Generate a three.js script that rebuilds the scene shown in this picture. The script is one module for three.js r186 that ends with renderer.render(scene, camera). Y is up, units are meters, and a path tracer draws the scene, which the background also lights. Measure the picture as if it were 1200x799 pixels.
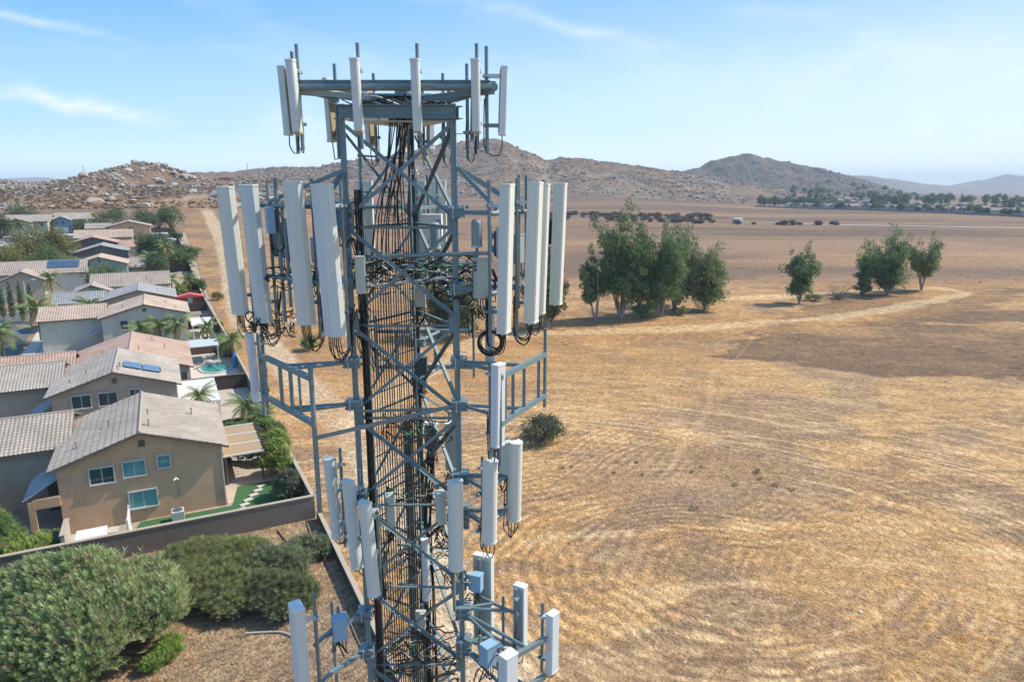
import * as THREE from 'three';
import { mergeGeometries } from 'three/addons/utils/BufferGeometryUtils.js';
import { RoundedBoxGeometry } from 'three/addons/geometries/RoundedBoxGeometry.js';

// ---------------------------------------------------------------- camera, sky, sun, exposure
const scene = new THREE.Scene();
const camera = new THREE.PerspectiveCamera(53.07, 1024 / 681, 0.5, 30000);
camera.position.set(0, 24, 0);
camera.rotation.set(-12.5 * Math.PI / 180, 0, 0);
scene.add(camera);

const renderer = new THREE.WebGLRenderer({ antialias: true });
renderer.setSize(1024, 681);
renderer.toneMapping = THREE.LinearToneMapping;
renderer.toneMappingExposure = 1.15;
renderer.shadowMap.enabled = true;

const SUN_DIR = new THREE.Vector3(0.80, 0.86, -0.28).normalize();
const sun = new THREE.DirectionalLight(new THREE.Color(1.0, 0.93, 0.80), 5.0);
sun.position.copy(SUN_DIR).multiplyScalar(400);
sun.target.position.set(0, 0, -60);
sun.position.add(sun.target.position);
sun.castShadow = true;
sun.shadow.mapSize.set(4096, 4096);
Object.assign(sun.shadow.camera, { left: -220, right: 220, top: 220, bottom: -220, near: 1, far: 1200 });
sun.shadow.radius = 1;
scene.add(sun, sun.target);

// ---------------------------------------------------------------- noise and random numbers
function rng(seed) {
  let a = seed >>> 0;
  return () => { a = (a + 0x6d2b79f5) | 0; let t = Math.imul(a ^ (a >>> 15), 1 | a); t = (t + Math.imul(t ^ (t >>> 7), 61 | t)) ^ t; return ((t ^ (t >>> 14)) >>> 0) / 4294967296; };
}
const LAT = new Float32Array(65536);
{ const r = rng(77); for (let i = 0; i < 65536; i++) LAT[i] = r(); }
function vn(x, y) {                       // value noise, 0..1
  const xi = Math.floor(x), yi = Math.floor(y), fx = x - xi, fy = y - yi;
  const u = fx * fx * (3 - 2 * fx), v = fy * fy * (3 - 2 * fy);
  const x0 = xi & 255, x1 = (xi + 1) & 255, y0 = (yi & 255) << 8, y1 = ((yi + 1) & 255) << 8;
  const a = LAT[y0 + x0], b = LAT[y0 + x1], c = LAT[y1 + x0], d = LAT[y1 + x1];
  return a + (b - a) * u + (c - a) * v + (a - b - c + d) * u * v;
}
function fbm(x, y, o = 4) { let s = 0, a = 0.5, n = 0; for (let i = 0; i < o; i++) { s += a * vn(x, y); n += a; a *= 0.5; x = x * 2.03 + 17.3; y = y * 2.03 + 9.1; } return s / n; }
const sst = (a, b, x) => { const t = Math.min(1, Math.max(0, (x - a) / (b - a))); return t * t * (3 - 2 * t); };
const mixc = (a, b, t) => [a[0] + (b[0] - a[0]) * t, a[1] + (b[1] - a[1]) * t, a[2] + (b[2] - a[2]) * t];
const toS = (c) => { c = c < 0 ? 0 : c > 1 ? 1 : c; return c <= 0.0031308 ? c * 12.92 : 1.055 * Math.pow(c, 1 / 2.4) - 0.055; };
const SRGB = new Uint8Array(4097); for (let i = 0; i <= 4096; i++) SRGB[i] = Math.round(toS(i / 4096) * 255);
const s8 = (c) => SRGB[c < 0 ? 0 : c > 1 ? 4096 : (c * 4096) | 0];

// ---------------------------------------------------------------- sky
{
  const W = 2048, Hh = 1024, data = new Float32Array(W * Hh * 4);
  const zen = [0.075, 0.25, 0.64], mid = [0.15, 0.445, 0.86], low = [0.60, 0.88, 1.14], hor = [1.08, 1.22, 1.30], gnd = [0.28, 0.22, 0.16], horAway = [0.68, 0.98, 1.28], lowAway = [0.36, 0.72, 1.18], SUN_AZ = Math.atan2(SUN_DIR.x, -SUN_DIR.z);   // the sky is bluer away from the sun
  const streaks = [ // azimuth, elevation (degrees), half length, half width, slope, strength: thin cirrus
    [-31, 5.6, 5.6, 0.55, -0.09, 0.62], [-16.5, 4.3, 5.5, 1.3, 0.0, 0.30], [5, 12.2, 8, 0.42, -0.24, 0.30], [-33.5, 10.8, 6, 0.26, -0.16, 0.30],
    [38, 7.6, 5, 0.35, 0.17, 0.32], [24, 8.8, 14, 1.6, 0.06, 0.16], [33, 3.2, 11, 1.4, 0.03, 0.22], [-36, 9.3, 1.2, 0.2, -0.6, 0.22], [60, 16, 20, 3, 0.1, 0.25], [-70, 14, 22, 3, -0.05, 0.25], [130, 18, 25, 3, 0.1, 0.25], [-140, 22, 25, 4, 0.0, 0.25], [10, 30, 25, 3, 0.15, 0.2]];
  for (let j = 0; j < Hh; j++) {
    const el = ((j + 0.5) / Hh - 0.5) * Math.PI, e = el * 180 / Math.PI, cy = Math.sin(el), ch = Math.cos(el);
    for (let i = 0; i < W; i++) {
      const phi = ((i + 0.5) / W - 0.5) * 2 * Math.PI;                 // three: u = atan2(z, x) / 2pi + 0.5
      const x = Math.cos(phi) * ch, z = Math.sin(phi) * ch;
      let c; const off = Math.abs(((Math.atan2(x, -z) - SUN_AZ) * 180 / Math.PI + 540) % 360 - 180), bl = sst(70, 165, off), hz = mixc(hor, horAway, bl), lw = mixc(low, lowAway, bl);
      if (e < 0) c = mixc(hz, gnd, sst(0, -2, e));
      else { c = mixc(hz, lw, sst(0, 5, e)); c = mixc(c, mid, sst(1, 15, e) * 0.95); c = mixc(c, zen, sst(14, 75, e)); }
      const ds = x * SUN_DIR.x + cy * SUN_DIR.y + z * SUN_DIR.z;
      const az = Math.atan2(x, -z) * 180 / Math.PI;
      if (e >= 0) {
        const glow = 0.42 * Math.pow(Math.max(0, ds), 3) + 0.9 * Math.pow(Math.max(0, ds), 24);
        c = mixc(c, [0.86, 0.93, 0.98], Math.min(0.92, glow * 0.95));
        const side = sst(-50, 60, az) * sst(22, 2, e) * (Math.abs(az) < 100 ? 1 : 0) ;
        c = mixc(c, [0.92, 1.04, 1.10], 0.68 * side);
        let cl = 0;
        for (const [a0, e0, la, le, sl, st] of streaks) {
          const da = az - a0; if (Math.abs(da) > la * 1.6) continue;
          const de = e - e0 - sl * da + (vn(az * 0.5 + a0, 3) - 0.5) * le * 1.4;
          const g = Math.exp(-(da / la) * (da / la) * 1.6 - (de / le) * (de / le));
          if (g > 0.01) cl += st * g * (0.35 + 1.9 * Math.pow(fbm(az * 0.9 + e * 1.3, e * 4.2 - az * 0.5, 5), 1.4));
        }
        const veil = sst(0.52, 0.8, fbm(az * 0.10 + 3, e * 0.35 + az * 0.03, 5)) * 0.14;
        c = mixc(c, [0.96, 1.0, 1.03], Math.min(0.7, cl + veil));
      }
      const o = (j * W + i) * 4; data[o] = c[0]; data[o + 1] = c[1]; data[o + 2] = c[2]; data[o + 3] = 1;
    }
  }
  const t = new THREE.DataTexture(data, W, Hh, THREE.RGBAFormat, THREE.FloatType);
  t.mapping = THREE.EquirectangularReflectionMapping; t.magFilter = THREE.LinearFilter; t.minFilter = THREE.LinearFilter; t.wrapS = THREE.RepeatWrapping; t.needsUpdate = true;
  scene.background = t; scene.environment = t;
}
scene.fog = new THREE.FogExp2(new THREE.Color(0.70, 0.84, 1.0), 0.00014);

// ---------------------------------------------------------------- helpers
const V = (x, y, z) => new THREE.Vector3(x, y, z);
const names = new Map();
function numbered(n) { const k = names.get(n) || 0; names.set(n, k + 1); return k ? n + '_' + String(k).padStart(3, '0') : n; }
function mesh(name, geo, mat, parent) {
  const m = new THREE.Mesh(geo, mat); m.name = name; m.castShadow = m.receiveShadow = true; if (parent) parent.add(m); return m;
}
function tag(o, label, category, group) { o.userData.label = label; o.userData.category = category; if (group) o.userData.group = group; return o; }
function thing(name, label, category, pos = [0, 0, 0], ry = 0, group) {
  const g = new THREE.Group(); g.name = numbered(name); g.position.set(...pos); g.rotation.y = ry; scene.add(g); return tag(g, label, category, group);
}
function solo(name, geo, mat, label, category, group) { const m = mesh(numbered(name), geo, mat, scene); return tag(m, label, category, group); }
function struct(name, geo, mat) { const m = mesh(numbered(name), geo, mat, scene); m.userData.kind = 'structure'; return m; }
function dup(root, pos, ry, label, scale) {
  const c = root.clone(); c.name = numbered(root.name.replace(/_\d{3}$/, '')); c.position.set(...pos); c.rotation.y = ry; c.userData = { ...root.userData };
  if (label) c.userData.label = label; if (scale) c.scale.set(...(Array.isArray(scale) ? scale : [scale, scale, scale])); scene.add(c); return c;
}
const std = (r, g, b, rough = 0.8, extra = {}) => new THREE.MeshStandardMaterial({ color: new THREE.Color().setRGB(r, g, b), roughness: rough, metalness: 0, ...extra });
function noiseTex(size, f, seed = 0, cs = THREE.SRGBColorSpace) {   // f(u, v) in 0..1 -> linear rgb; written as sRGB
  const d = new Uint8Array(size * size * 4);
  for (let j = 0; j < size; j++) for (let i = 0; i < size; i++) {
    const c = f(i / size, j / size), o = (j * size + i) * 4;
    if (cs === THREE.SRGBColorSpace) { d[o] = s8(c[0]); d[o + 1] = s8(c[1]); d[o + 2] = s8(c[2]); } else { d[o] = c[0] * 255; d[o + 1] = c[1] * 255; d[o + 2] = c[2] * 255; }
    d[o + 3] = 255;
  }
  const t = new THREE.DataTexture(d, size, size); t.colorSpace = cs; t.wrapS = t.wrapT = THREE.RepeatWrapping; t.magFilter = THREE.LinearFilter; t.minFilter = THREE.LinearMipmapLinearFilter; t.needsUpdate = true; return t;
}
// tileable fbm on the unit square: n whole lattice cells
function tfbm(u, v, n, o, seed) {
  let s = 0, a = 0.5, w = 0;
  for (let k = 0; k < o; k++) {
    const x = u * n, y = v * n, xi = Math.floor(x), yi = Math.floor(y), fx = x - xi, fy = y - yi, q = (i, j) => LAT[((((j % n) + seed + k * 37) & 255) << 8) + (((i % n) + seed * 3 + k * 11) & 255)];
    const sx = fx * fx * (3 - 2 * fx), sy = fy * fy * (3 - 2 * fy);
    s += a * ((q(xi, yi) * (1 - sx) + q(xi + 1, yi) * sx) * (1 - sy) + (q(xi, yi + 1) * (1 - sx) + q(xi + 1, yi + 1) * sx) * sy); w += a; a *= 0.55; n *= 2;
  }
  return s / w;
}
// ---- geometry helpers
const box = (w, h, d, x = 0, y = 0, z = 0) => new THREE.BoxGeometry(w, h, d).translate(x, y, z);
const rbox = (w, h, d, r, x = 0, y = 0, z = 0) => new RoundedBoxGeometry(w, h, d, 1, r).translate(x, y, z);
function frameFor(a, b, hint) {
  const y = b.clone().sub(a), L = y.length(); y.normalize();
  let x = (hint || (Math.abs(y.y) > 0.95 ? V(1, 0, 0) : V(0, 1, 0))).clone(); x.sub(y.clone().multiplyScalar(x.dot(y))).normalize();
  const z = x.clone().cross(y).normalize();
  return { m: new THREE.Matrix4().makeBasis(x, y, z).setPosition(a), L };
}
const PROF = {
  angle: (w, t) => [[0, 0], [w, 0], [w, t], [t, t], [t, w], [0, w]],
  channel: (w, h, t) => [[0, -h / 2], [w, -h / 2], [w, -h / 2 + t], [t, -h / 2 + t], [t, h / 2 - t], [w, h / 2 - t], [w, h / 2], [0, h / 2]],
  rect: (w, h) => [[-w / 2, -h / 2], [w / 2, -h / 2], [w / 2, h / 2], [-w / 2, h / 2]],
};
function bar(a, b, prof, hint) {            // prof extruded from a to b; the profile's first axis follows hint
  a = V(...a); b = V(...b);
  const { m, L } = frameFor(a, b, hint && V(...hint));
  const sh = new THREE.Shape(prof.map(([x, z]) => new THREE.Vector2(x, z)));
  const g = new THREE.ExtrudeGeometry(sh, { depth: L, bevelEnabled: false, steps: 1 });
  g.rotateX(-Math.PI / 2); g.scale(1, 1, -1);   // now along +y, profile (x, z)
  const ix = g.index; if (ix) for (let i = 0; i < ix.count; i += 3) { const q = ix.getX(i); ix.setX(i, ix.getX(i + 2)); ix.setX(i + 2, q); }
  else { const p = g.attributes.position.array; for (let i = 0; i < p.length; i += 9) for (let k = 0; k < 3; k++) { const q = p[i + k]; p[i + k] = p[i + 6 + k]; p[i + 6 + k] = q; } }
  g.applyMatrix4(m); g.computeVertexNormals(); return g;
}
function pipe(a, b, r, seg = 10, r2) {
  a = V(...a); b = V(...b); const { m, L } = frameFor(a, b);
  return new THREE.CylinderGeometry(r2 ?? r, r, L, seg, 1).translate(0, L / 2, 0).applyMatrix4(m);
}
function cable(pts, r, n = 16, rad = 5) { return new THREE.TubeGeometry(new THREE.CatmullRomCurve3(pts.map((p) => V(...p))), n, r, rad, false); }
const merge = (list) => mergeGeometries(list.map((g) => { g = g.index ? g.toNonIndexed() : g; return g; }));
function paint(geo, f) {                    // vertex colours from position
  const p = geo.attributes.position, c = new Float32Array(p.count * 3);
  for (let i = 0; i < p.count; i++) { const q = f(p.getX(i), p.getY(i), p.getZ(i)); c[3 * i] = q[0]; c[3 * i + 1] = q[1]; c[3 * i + 2] = q[2]; }
  geo.setAttribute('color', new THREE.BufferAttribute(c, 3)); return geo;
}
// ---- shared materials
const radomeTex = noiseTex(512, (u, v) => { const k = 0.93 + 0.10 * (tfbm(u, v, 5, 3, 15) - 0.5) + 0.10 * (tfbm(u, v * 0.125 % 1, 32, 3, 22) - 0.5) - 0.10 * sst(0.66, 0.8, tfbm(u, v, 12, 4, 41)) + 0.05 * (tfbm(u, v, 128, 1, 3) - 0.5); return [k, k, k * (0.99 - 0.02 * tfbm(u, v, 4, 2, 9))]; });
const steelTex = noiseTex(256, (u, v) => { const k = 0.70 + 0.6 * (tfbm(u, v, 8, 4, 5) - 0.5) + 0.35 * (tfbm(u, v, 40, 2, 9) - 0.5); return [k, k, k]; });
const M = {
  steel: new THREE.MeshStandardMaterial({ color: new THREE.Color().setRGB(0.27, 0.37, 0.395), map: steelTex, roughness: 0.5, metalness: 0.3 }),
  steelDark: std(0.10, 0.125, 0.14, 0.6, { metalness: 0.2 }),
  steelPale: std(0.58, 0.60, 0.60, 0.5, { metalness: 0.25 }),
  radome: std(0.66, 0.70, 0.675, 0.5, { map: radomeTex }),
  radomeWhite: std(0.72, 0.75, 0.77, 0.45, { map: radomeTex }),
  radomeWarm: std(0.70, 0.71, 0.645, 0.55, { map: radomeTex }),
  backplate: std(0.42, 0.45, 0.46, 0.5, { metalness: 0.3 }),
  tan: std(0.46, 0.34, 0.20, 0.7),
  box: std(0.50, 0.54, 0.46, 0.6),
  boxDark: std(0.06, 0.075, 0.085, 0.6),
  boxBlue: std(0.26, 0.42, 0.56, 0.5),
  canister: std(0.30, 0.35, 0.38, 0.6),
  black: std(0.018, 0.018, 0.020, 0.55),
  green: std(0.03, 0.26, 0.13, 0.5),
  yellow: std(0.55, 0.42, 0.05, 0.6),
  white: std(0.72, 0.72, 0.70, 0.6),
};
// ---------------------------------------------------------------- ground and hills
const TH = 27 * Math.PI / 180, CU = Math.cos(TH), SU = Math.sin(TH);
const nb = (s, t) => [-27 - SU * s + CU * t, -46.8 - CU * s - SU * t];      // the housing tract's own axes: s along the row of houses, t towards the back wall
const nbi = (x, z) => { const dx = x + 27, dz = z + 46.8; return [-SU * dx - CU * dz, CU * dx - SU * dz]; };
function lerpTab(tab, x) {
  if (x <= tab[0][0]) return tab[0][1]; const n = tab.length; if (x >= tab[n - 1][0]) return tab[n - 1][1];
  for (let i = 1; i < n; i++) if (x < tab[i][0]) { const [a, p] = tab[i - 1], [b, q] = tab[i]; const t = (x - a) / (b - a); return p + (q - p) * t * t * (3 - 2 * t); }
}
// crest heights along x (metres above the plain), crest depth and fall-off widths
const HILLS = [
  { z: -500, front: 190, back: 260, tab: [[-900, 4], [-520, 6], [-400, 8], [-372, 9], [-335, 5], [-310, 9], [-298, 9], [-280, 14], [-264, 21], [-250, 19], [-234, 11], [-219, 8], [-194, 10], [-162, 8.5], [-125, 7], [-100, 4], [-60, 0]], rock: 5.5 },
  { z: -1400, front: 430, back: 500, tab: [[-900, 6], [-600, 36], [-420, 46], [-280, 66], [-210, 82], [-140, 97], [-90, 104], [-44, 110], [-14, 105], [18, 87], [70, 70], [112, 73], [175, 67], [250, 58], [330, 50], [420, 38], [520, 25], [640, 8], [800, 0]], rock: 12 },
  { z: -2050, front: 560, back: 600, tab: [[150, 0], [330, 40], [430, 54], [487, 64], [540, 78], [590, 102], [640, 114], [687, 125], [735, 113], [790, 104], [850, 92], [905, 82], [970, 60], [1040, 34], [1130, 10], [1250, 0]], rock: 14 },
];
function hillH(x, z) {
  let h = 0, rock = 0;
  for (const q of HILLS) {
    const c = lerpTab(q.tab, x); if (c <= 0.01) continue;
    const dz = z - q.z, w = dz > 0 ? q.front : q.back, t = Math.abs(dz) / w; if (t >= 1) continue;
    const f = 1 - t, k = f * f * (1.9 - 0.9 * f);
    const hh = c * k, e = Math.min(1, t * 5);
    const rn = (fbm(x / q.rock * 0.16 + 5, z / q.rock * 0.16, 5) - 0.5) * c * 0.5 * k * e + (fbm(x / q.rock * 0.9, z / q.rock * 0.9 + 40, 3) - 0.5) * q.rock * 0.55 * Math.min(1, k * 3) * Math.min(1, c / 12);
    if (hh + rn > h) { h = hh + rn; rock = k; }
  }
  return [h, rock];
}
function rise(x, z) {
  const d = -z; if (d < 100) return 0; const a = x / d;
  const wl = sst(-0.12, -0.34, a), wr = sst(0.12, 0.42, a);
  const l = d < 135 ? 0 : d < 165 ? (d - 135) * (d - 135) / 60 * 0.075 : Math.min(22, (d - 150) * 0.075 - Math.max(0, d - 420) * 0.04);
  const m = Math.max(0, Math.min(d, 1500) - 300) * 0.0125;
  return wl * l + (1 - wl) * (1 - wr) * m;
}
const lump = (x, z) => { const d = -z; return 0.55 * (fbm(x * 0.03 + 3, z * 0.03, 3) - 0.5) * sst(-2, 12, nbi(x, z)[1] - 12) * sst(20, 34, d) + (d > 60 ? 0 : 0); };
const gh = (x, z) => rise(x, z) + lump(x, z) + hillH(x, z)[0];

const TRACK = [[-150, -340], [-137.7, -315], [-112, -262], [-100.3, -237.8], [-71.5, -173.2], [-49, -122.3], [-42.3, -111.9], [-28.8, -87.1], [-16.5, -66.4], [-10.6, -52.6], [-4.3, -38.7], [-1, -30], [2, -18]];
const TRACK2 = [[-16, -68], [-12, -88], [-5.5, -107.9], [5.9, -115], [30.2, -117.4], [59, -127.6], [92.8, -148.8], [107.8, -160.5], [106, -168.5], [82, -163.5], [66, -157], [40, -150]];
const TRACK3 = [[14, -57], [22, -73], [27, -89], [33, -97], [44, -118]];
function distTo(tr, x, z) {
  let b = 1e9;
  for (let i = 1; i < tr.length; i++) {
    const [x0, z0] = tr[i - 1], [x1, z1] = tr[i], dx = x1 - x0, dz = z1 - z0, t = Math.min(1, Math.max(0, ((x - x0) * dx + (z - z0) * dz) / (dx * dx + dz * dz)));
    const ex = x - x0 - dx * t, ez = z - z0 - dz * t, d = ex * ex + ez * ez; if (d < b) b = d;
  }
  return Math.sqrt(b);
}
// soil and straw: colour of the dry field at (x, z)
const STRAW = [0.455, 0.262, 0.108], PALE = [0.63, 0.43, 0.225], ORANGE = [0.41, 0.205, 0.068], SOIL = [0.255, 0.158, 0.092], DARK = [0.112, 0.066, 0.038], PLAIN = [0.265, 0.160, 0.094], PLAIN2 = [0.150, 0.092, 0.064], DIRT = [0.52, 0.375, 0.235];
function field(x, z) {
  const d = -z, wx = (fbm(x * 0.05, z * 0.05, 3) - 0.5) * 9, wz = (fbm(x * 0.05 + 50, z * 0.05 + 9, 3) - 0.5) * 9;
  const big = fbm(x * 0.022 + 11, z * 0.03, 4), med = fbm((x + wx) * 0.13, (z + wz) * 0.16 + 70, 4);
  let c = mixc(STRAW, ORANGE, sst(0.42, 0.68, big) * 0.75);
  c = mixc(c, SOIL, sst(0.46, 0.64, med) * 0.8);
  c = mixc(c, ORANGE, 0.55 * sst(60, 95, d) * sst(50, 10, x) * sst(140, 115, d));
  const near = sst(105, 55, d);
  // mown and raked lines: streaks that follow circles round two turning points near by, straight rows farther off
  if (d < 190) {
    const ax = x - 14, az = z + 41, r1 = Math.hypot(ax, az * 1.25) + wx * 0.35, a1 = Math.atan2(az, ax) * 4.5;
    const bx = x + 9, bz = z + 12, r2 = Math.hypot(bx, bz) + wz * 0.3, a2 = Math.atan2(bz, bx) * 7;
    const s1 = 0.6 * fbm(r1 * 1.9, a1 * 2.2, 3) + 0.4 * med, s2 = 0.6 * fbm(r2 * 1.8 + 31, a2 * 2.4, 3) + 0.4 * med, s3 = 0.55 * fbm(z * 1.2 + wz * 0.6, x * 0.22 + 8, 3) + 0.45 * fbm(x * 0.3, z * 0.4, 3);
    const brk = sst(0.35, 0.62, fbm(x * 0.06 + 70, z * 0.07, 3)), k1 = sst(30, 14, r1) * brk, k2 = sst(30, 20, r2) * (1 - k1), st = s1 * k1 + s2 * k2 + s3 * Math.max(0, 1 - k1 - k2);
    c = mixc(c, PALE, sst(0.50, 0.72, st) * (0.2 + 0.35 * near));
    c = mixc(c, SOIL, sst(0.50, 0.32, st) * (0.3 + 0.5 * near));
    if (near > 0) { const rows = fbm((x * 0.8 + z * 0.6 + wx * 0.3) * 1.9, (z * 0.8 - x * 0.6) * 0.12, 2); c = mixc(c, SOIL, sst(0.56, 0.72, rows) * 0.5 * near * sst(26, 8, Math.hypot(x - 4, z + 56))); }
    if (near > 0) { const ln = vn(r1 * 3.1, a1 * 0.55 + 3) * k1 + vn(r2 * 3.0, a2 * 0.6) * (1 - k1); const wv = 0.25 + 0.75 * brk; c = mixc(c, PALE, sst(0.58, 0.85, ln) * 0.6 * near * wv); c = mixc(c, SOIL, sst(0.40, 0.15, ln) * 0.5 * near * wv); }
    c = mixc(c, SOIL, 0.55 * sst(13, 3, Math.hypot((x - 15) * 0.8, (z + 55) * 1.2) + wx * 0.7));
  }
  // grey-brown disked ground on the far side of the field
  {
    const rg = (fbm(x * 0.35, z * 0.5 + 12, 3) - 0.5) * 9, ex = x + wx * 1.1 + rg, ez = z + wz * 0.9 + rg * 0.5;
    const inA = sst(-0.7, 0.7, ex - 31 - Math.max(0, -(ez + 97)) * 0.72) * sst(-0.7, 0.7, -(ez + 84.5 - 0.02 * (ex - 50)) - Math.max(0, 48 - ex) * 0.75) * sst(3, -3, d - 172);
    if (inA > 0) { const g = mixc(DARK, [0.21, 0.125, 0.066], fbm(x * 0.09, z * 0.22, 4)); c = mixc(c, mixc(g, STRAW, 0.8 * sst(0.52, 0.66, fbm(x * 0.055 + 5, z * 0.14, 3)) * sst(98, 125, d) + 0.2 * sst(0.55, 0.75, fbm(x * 0.5, z * 0.7, 3))), inA * 0.92); }
  }
  const far = sst(150, 215, d);
  if (far > 0) {
    const band = fbm(x * 0.004 + 7, z * 0.021, 4), p = mixc(mixc(PLAIN, PLAIN2, sst(0.40, 0.60, band)), STRAW, 0.40 * sst(0.55, 0.72, fbm(x * 0.006, z * 0.016 + 33, 4)));
    c = mixc(c, p, far * 0.9 * (1 - 0.6 * sst(90, 30, nbi(x, z)[1])));
  }
  // vehicle tracks of bare pale dirt
  if (d < 345) {
    const t1 = distTo(TRACK, x, z) + wx * 0.10, w1 = d < 60 ? 2.6 : d < 130 ? 2.9 : 3.2;
    c = mixc(c, DIRT, sst(w1, w1 * 0.55, t1) * (0.75 + 0.25 * med));
    if (d > 60 && d < 185) { const t2 = distTo(TRACK2, x, z) + wx * 0.22; c = mixc(c, PALE, sst(3.2, 1.2, t2 + (med - 0.5) * 4) * 0.6); c = mixc(c, ORANGE, sst(12, 4, t2) * sst(2, 4, t2) * 0.45); }
    if (x > 5 && x < 50 && d < 122) { const t3 = distTo(TRACK3, x, z) + wx * 0.08; c = mixc(c, PALE, sst(0.4, 0.1, t3) * 0.22); }
    const [s, t] = nbi(x, z);
    if (t < 11.6) c = mixc(c, mixc([0.30, 0.205, 0.12], [0.20, 0.145, 0.105], fbm(x * 0.4, z * 0.4, 4)), 0.75 * sst(11.6, 11, t));
  }
  return c;
}
function fieldTex(x0, x1, z0, z1, w, f1, furrows) {
  const h = Math.round(w * (z0 - z1) / (x1 - x0)), d = new Uint8Array(w * h * 4), q = 2, cw = Math.ceil(w / q) + 2, chh = Math.ceil(h / q) + 2, co = new Float32Array(cw * chh * 3);
  for (let j = 0; j < chh; j++) for (let i = 0; i < cw; i++) { const c = field(x0 + (x1 - x0) * i * q / w, z0 + (z1 - z0) * j * q / h), o = (j * cw + i) * 3; co[o] = c[0]; co[o + 1] = c[1]; co[o + 2] = c[2]; }
  for (let j = 0; j < h; j++) for (let i = 0; i < w; i++) {
    const x = x0 + (x1 - x0) * (i + 0.5) / w, z = z0 + (z1 - z0) * (j + 0.5) / h, u = i / q, v = j / q, ui = u | 0, vi = v | 0, fu = u - ui, fv = v - vi, p = (vi * cw + ui) * 3, r = p + cw * 3;
    const n1 = vn(x * f1, z * f1), n2 = vn(x * f1 * 2.3 + 40, z * f1 * 2.1), n3 = vn(x * f1 * 5.3, z * f1 * 5.1), cl = 0.5 * n1 + 0.5 * n2, sp = sst(0.80, 0.95, vn(x * f1 + 91, z * f1 * 1.1)) * sst(0.35, 0.6, vn(x * 0.21, z * 0.21)), o = (j * w + i) * 4;
    let k = 0.64 + 0.24 * n1 + 0.25 * n2 + 0.24 * n3 + 0.26 * sst(0.58, 0.78, cl) - 0.18 * sst(0.42, 0.22, cl);
    if (furrows && co[p] > 0 && x * CU - z * SU > -19) {           // wheel and rake furrows: arcs round a turning point, straight rows beside it
      const ux = x + 1.6 * vn(x * 0.22, z * 0.22) + 0.5 * n1 * 0.3, uz = z + 1.6 * vn(x * 0.22 + 9, z * 0.22 + 4), r1 = Math.hypot(ux - 14.5, (uz + 39) * 1.2), m1 = sst(0.34, 0.56, vn(x * 0.09 + 3, z * 0.11)) * sst(34, 24, r1) * sst(3, 7, r1), rr = ux * 0.74 + uz * 0.67, m2 = sst(0.30, 0.5, vn(x * 0.1 + 60, z * 0.12)) * sst(24, 14, Math.hypot(x - 3, z + 50)) * (1 - m1);
      const r3 = Math.hypot(ux - 42, uz + 20), m3 = sst(0.36, 0.55, vn(x * 0.08 + 33, z * 0.1)) * sst(40, 30, r3) * (1 - m1) * (1 - m2);
      const wv = (q_, per) => Math.sin((q_ / per + 1.1 * vn(x * 0.35, z * 0.35)) * 6.2832);
      const ln = m1 * wv(r1, 0.95) * (0.4 + 0.9 * vn(r1 * 0.7, Math.atan2(uz + 39, ux - 14.5) * 5)) + m2 * wv(rr, 0.8) * (0.3 + 0.8 * vn(rr, uz * 0.2)) + m3 * wv(r3, 1.05) * (0.3 + 0.9 * vn(r3 * 0.8, ux * 0.2));
      k *= 1 + 0.24 * ln;
    }
    for (let n = 0; n < 3; n++) {
      let c = ((co[p + n] * (1 - fu) + co[p + 3 + n] * fu) * (1 - fv) + (co[r + n] * (1 - fu) + co[r + 3 + n] * fu) * fv) * k;
      if (sp > 0) c += (0.1 - 0.03 * n - c) * sp * 0.5;
      d[o + n] = s8(c);
    }
    d[o + 3] = 255;
  }
  const t = new THREE.DataTexture(d, w, h); t.colorSpace = THREE.SRGBColorSpace; t.magFilter = THREE.LinearFilter; t.minFilter = THREE.LinearMipmapLinearFilter; t.needsUpdate = true; return t;
}
const bumpTex = noiseTex(1024, (u, v) => { const k = 0.45 * tfbm(u, v, 24, 3, 2) + 0.55 * tfbm(u, v, 110, 3, 8); return [k, k, k]; }, 0, THREE.NoColorSpace);
function groundSheet(xs, zs, skip, uvf, lift = 0, color) {
  const nx = xs.length, nz = zs.length, P = new Float32Array(nx * nz * 3), U = new Float32Array(nx * nz * 2), C = color ? new Float32Array(nx * nz * 3) : null, I = [];
  for (let j = 0; j < nz; j++) for (let i = 0; i < nx; i++) {
    const o = j * nx + i, x = xs[i], z = zs[j]; P[3 * o] = x; P[3 * o + 1] = gh(x, z) + lift; P[3 * o + 2] = z;
    const q = uvf(x, z); U[2 * o] = q[0]; U[2 * o + 1] = q[1];
    if (C) { const c = color(x, z, P[3 * o + 1]); C[3 * o] = c[0]; C[3 * o + 1] = c[1]; C[3 * o + 2] = c[2]; }
  }
  for (let j = 0; j + 1 < nz; j++) for (let i = 0; i + 1 < nx; i++) {
    if (skip && skip((xs[i] + xs[i + 1]) / 2, (zs[j] + zs[j + 1]) / 2)) continue;
    const a = j * nx + i, b = a + 1, c = a + nx, d = c + 1; I.push(a, b, c, b, d, c);   // z falls with j
  }
  const g = new THREE.BufferGeometry(); g.setAttribute('position', new THREE.BufferAttribute(P, 3)); g.setAttribute('uv', new THREE.BufferAttribute(U, 2));
  if (C) g.setAttribute('color', new THREE.BufferAttribute(C, 3)); g.setIndex(I); g.computeVertexNormals();
  if (g.attributes.normal.getY(0) < 0) { for (let i = 0; i < I.length; i += 3) { const q = I[i]; I[i] = I[i + 1]; I[i + 1] = q; } g.setIndex(I); g.computeVertexNormals(); }
  return g;
}
const steps = (a, b, n) => Array.from({ length: n + 1 }, (_, i) => a + (b - a) * i / n);
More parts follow.
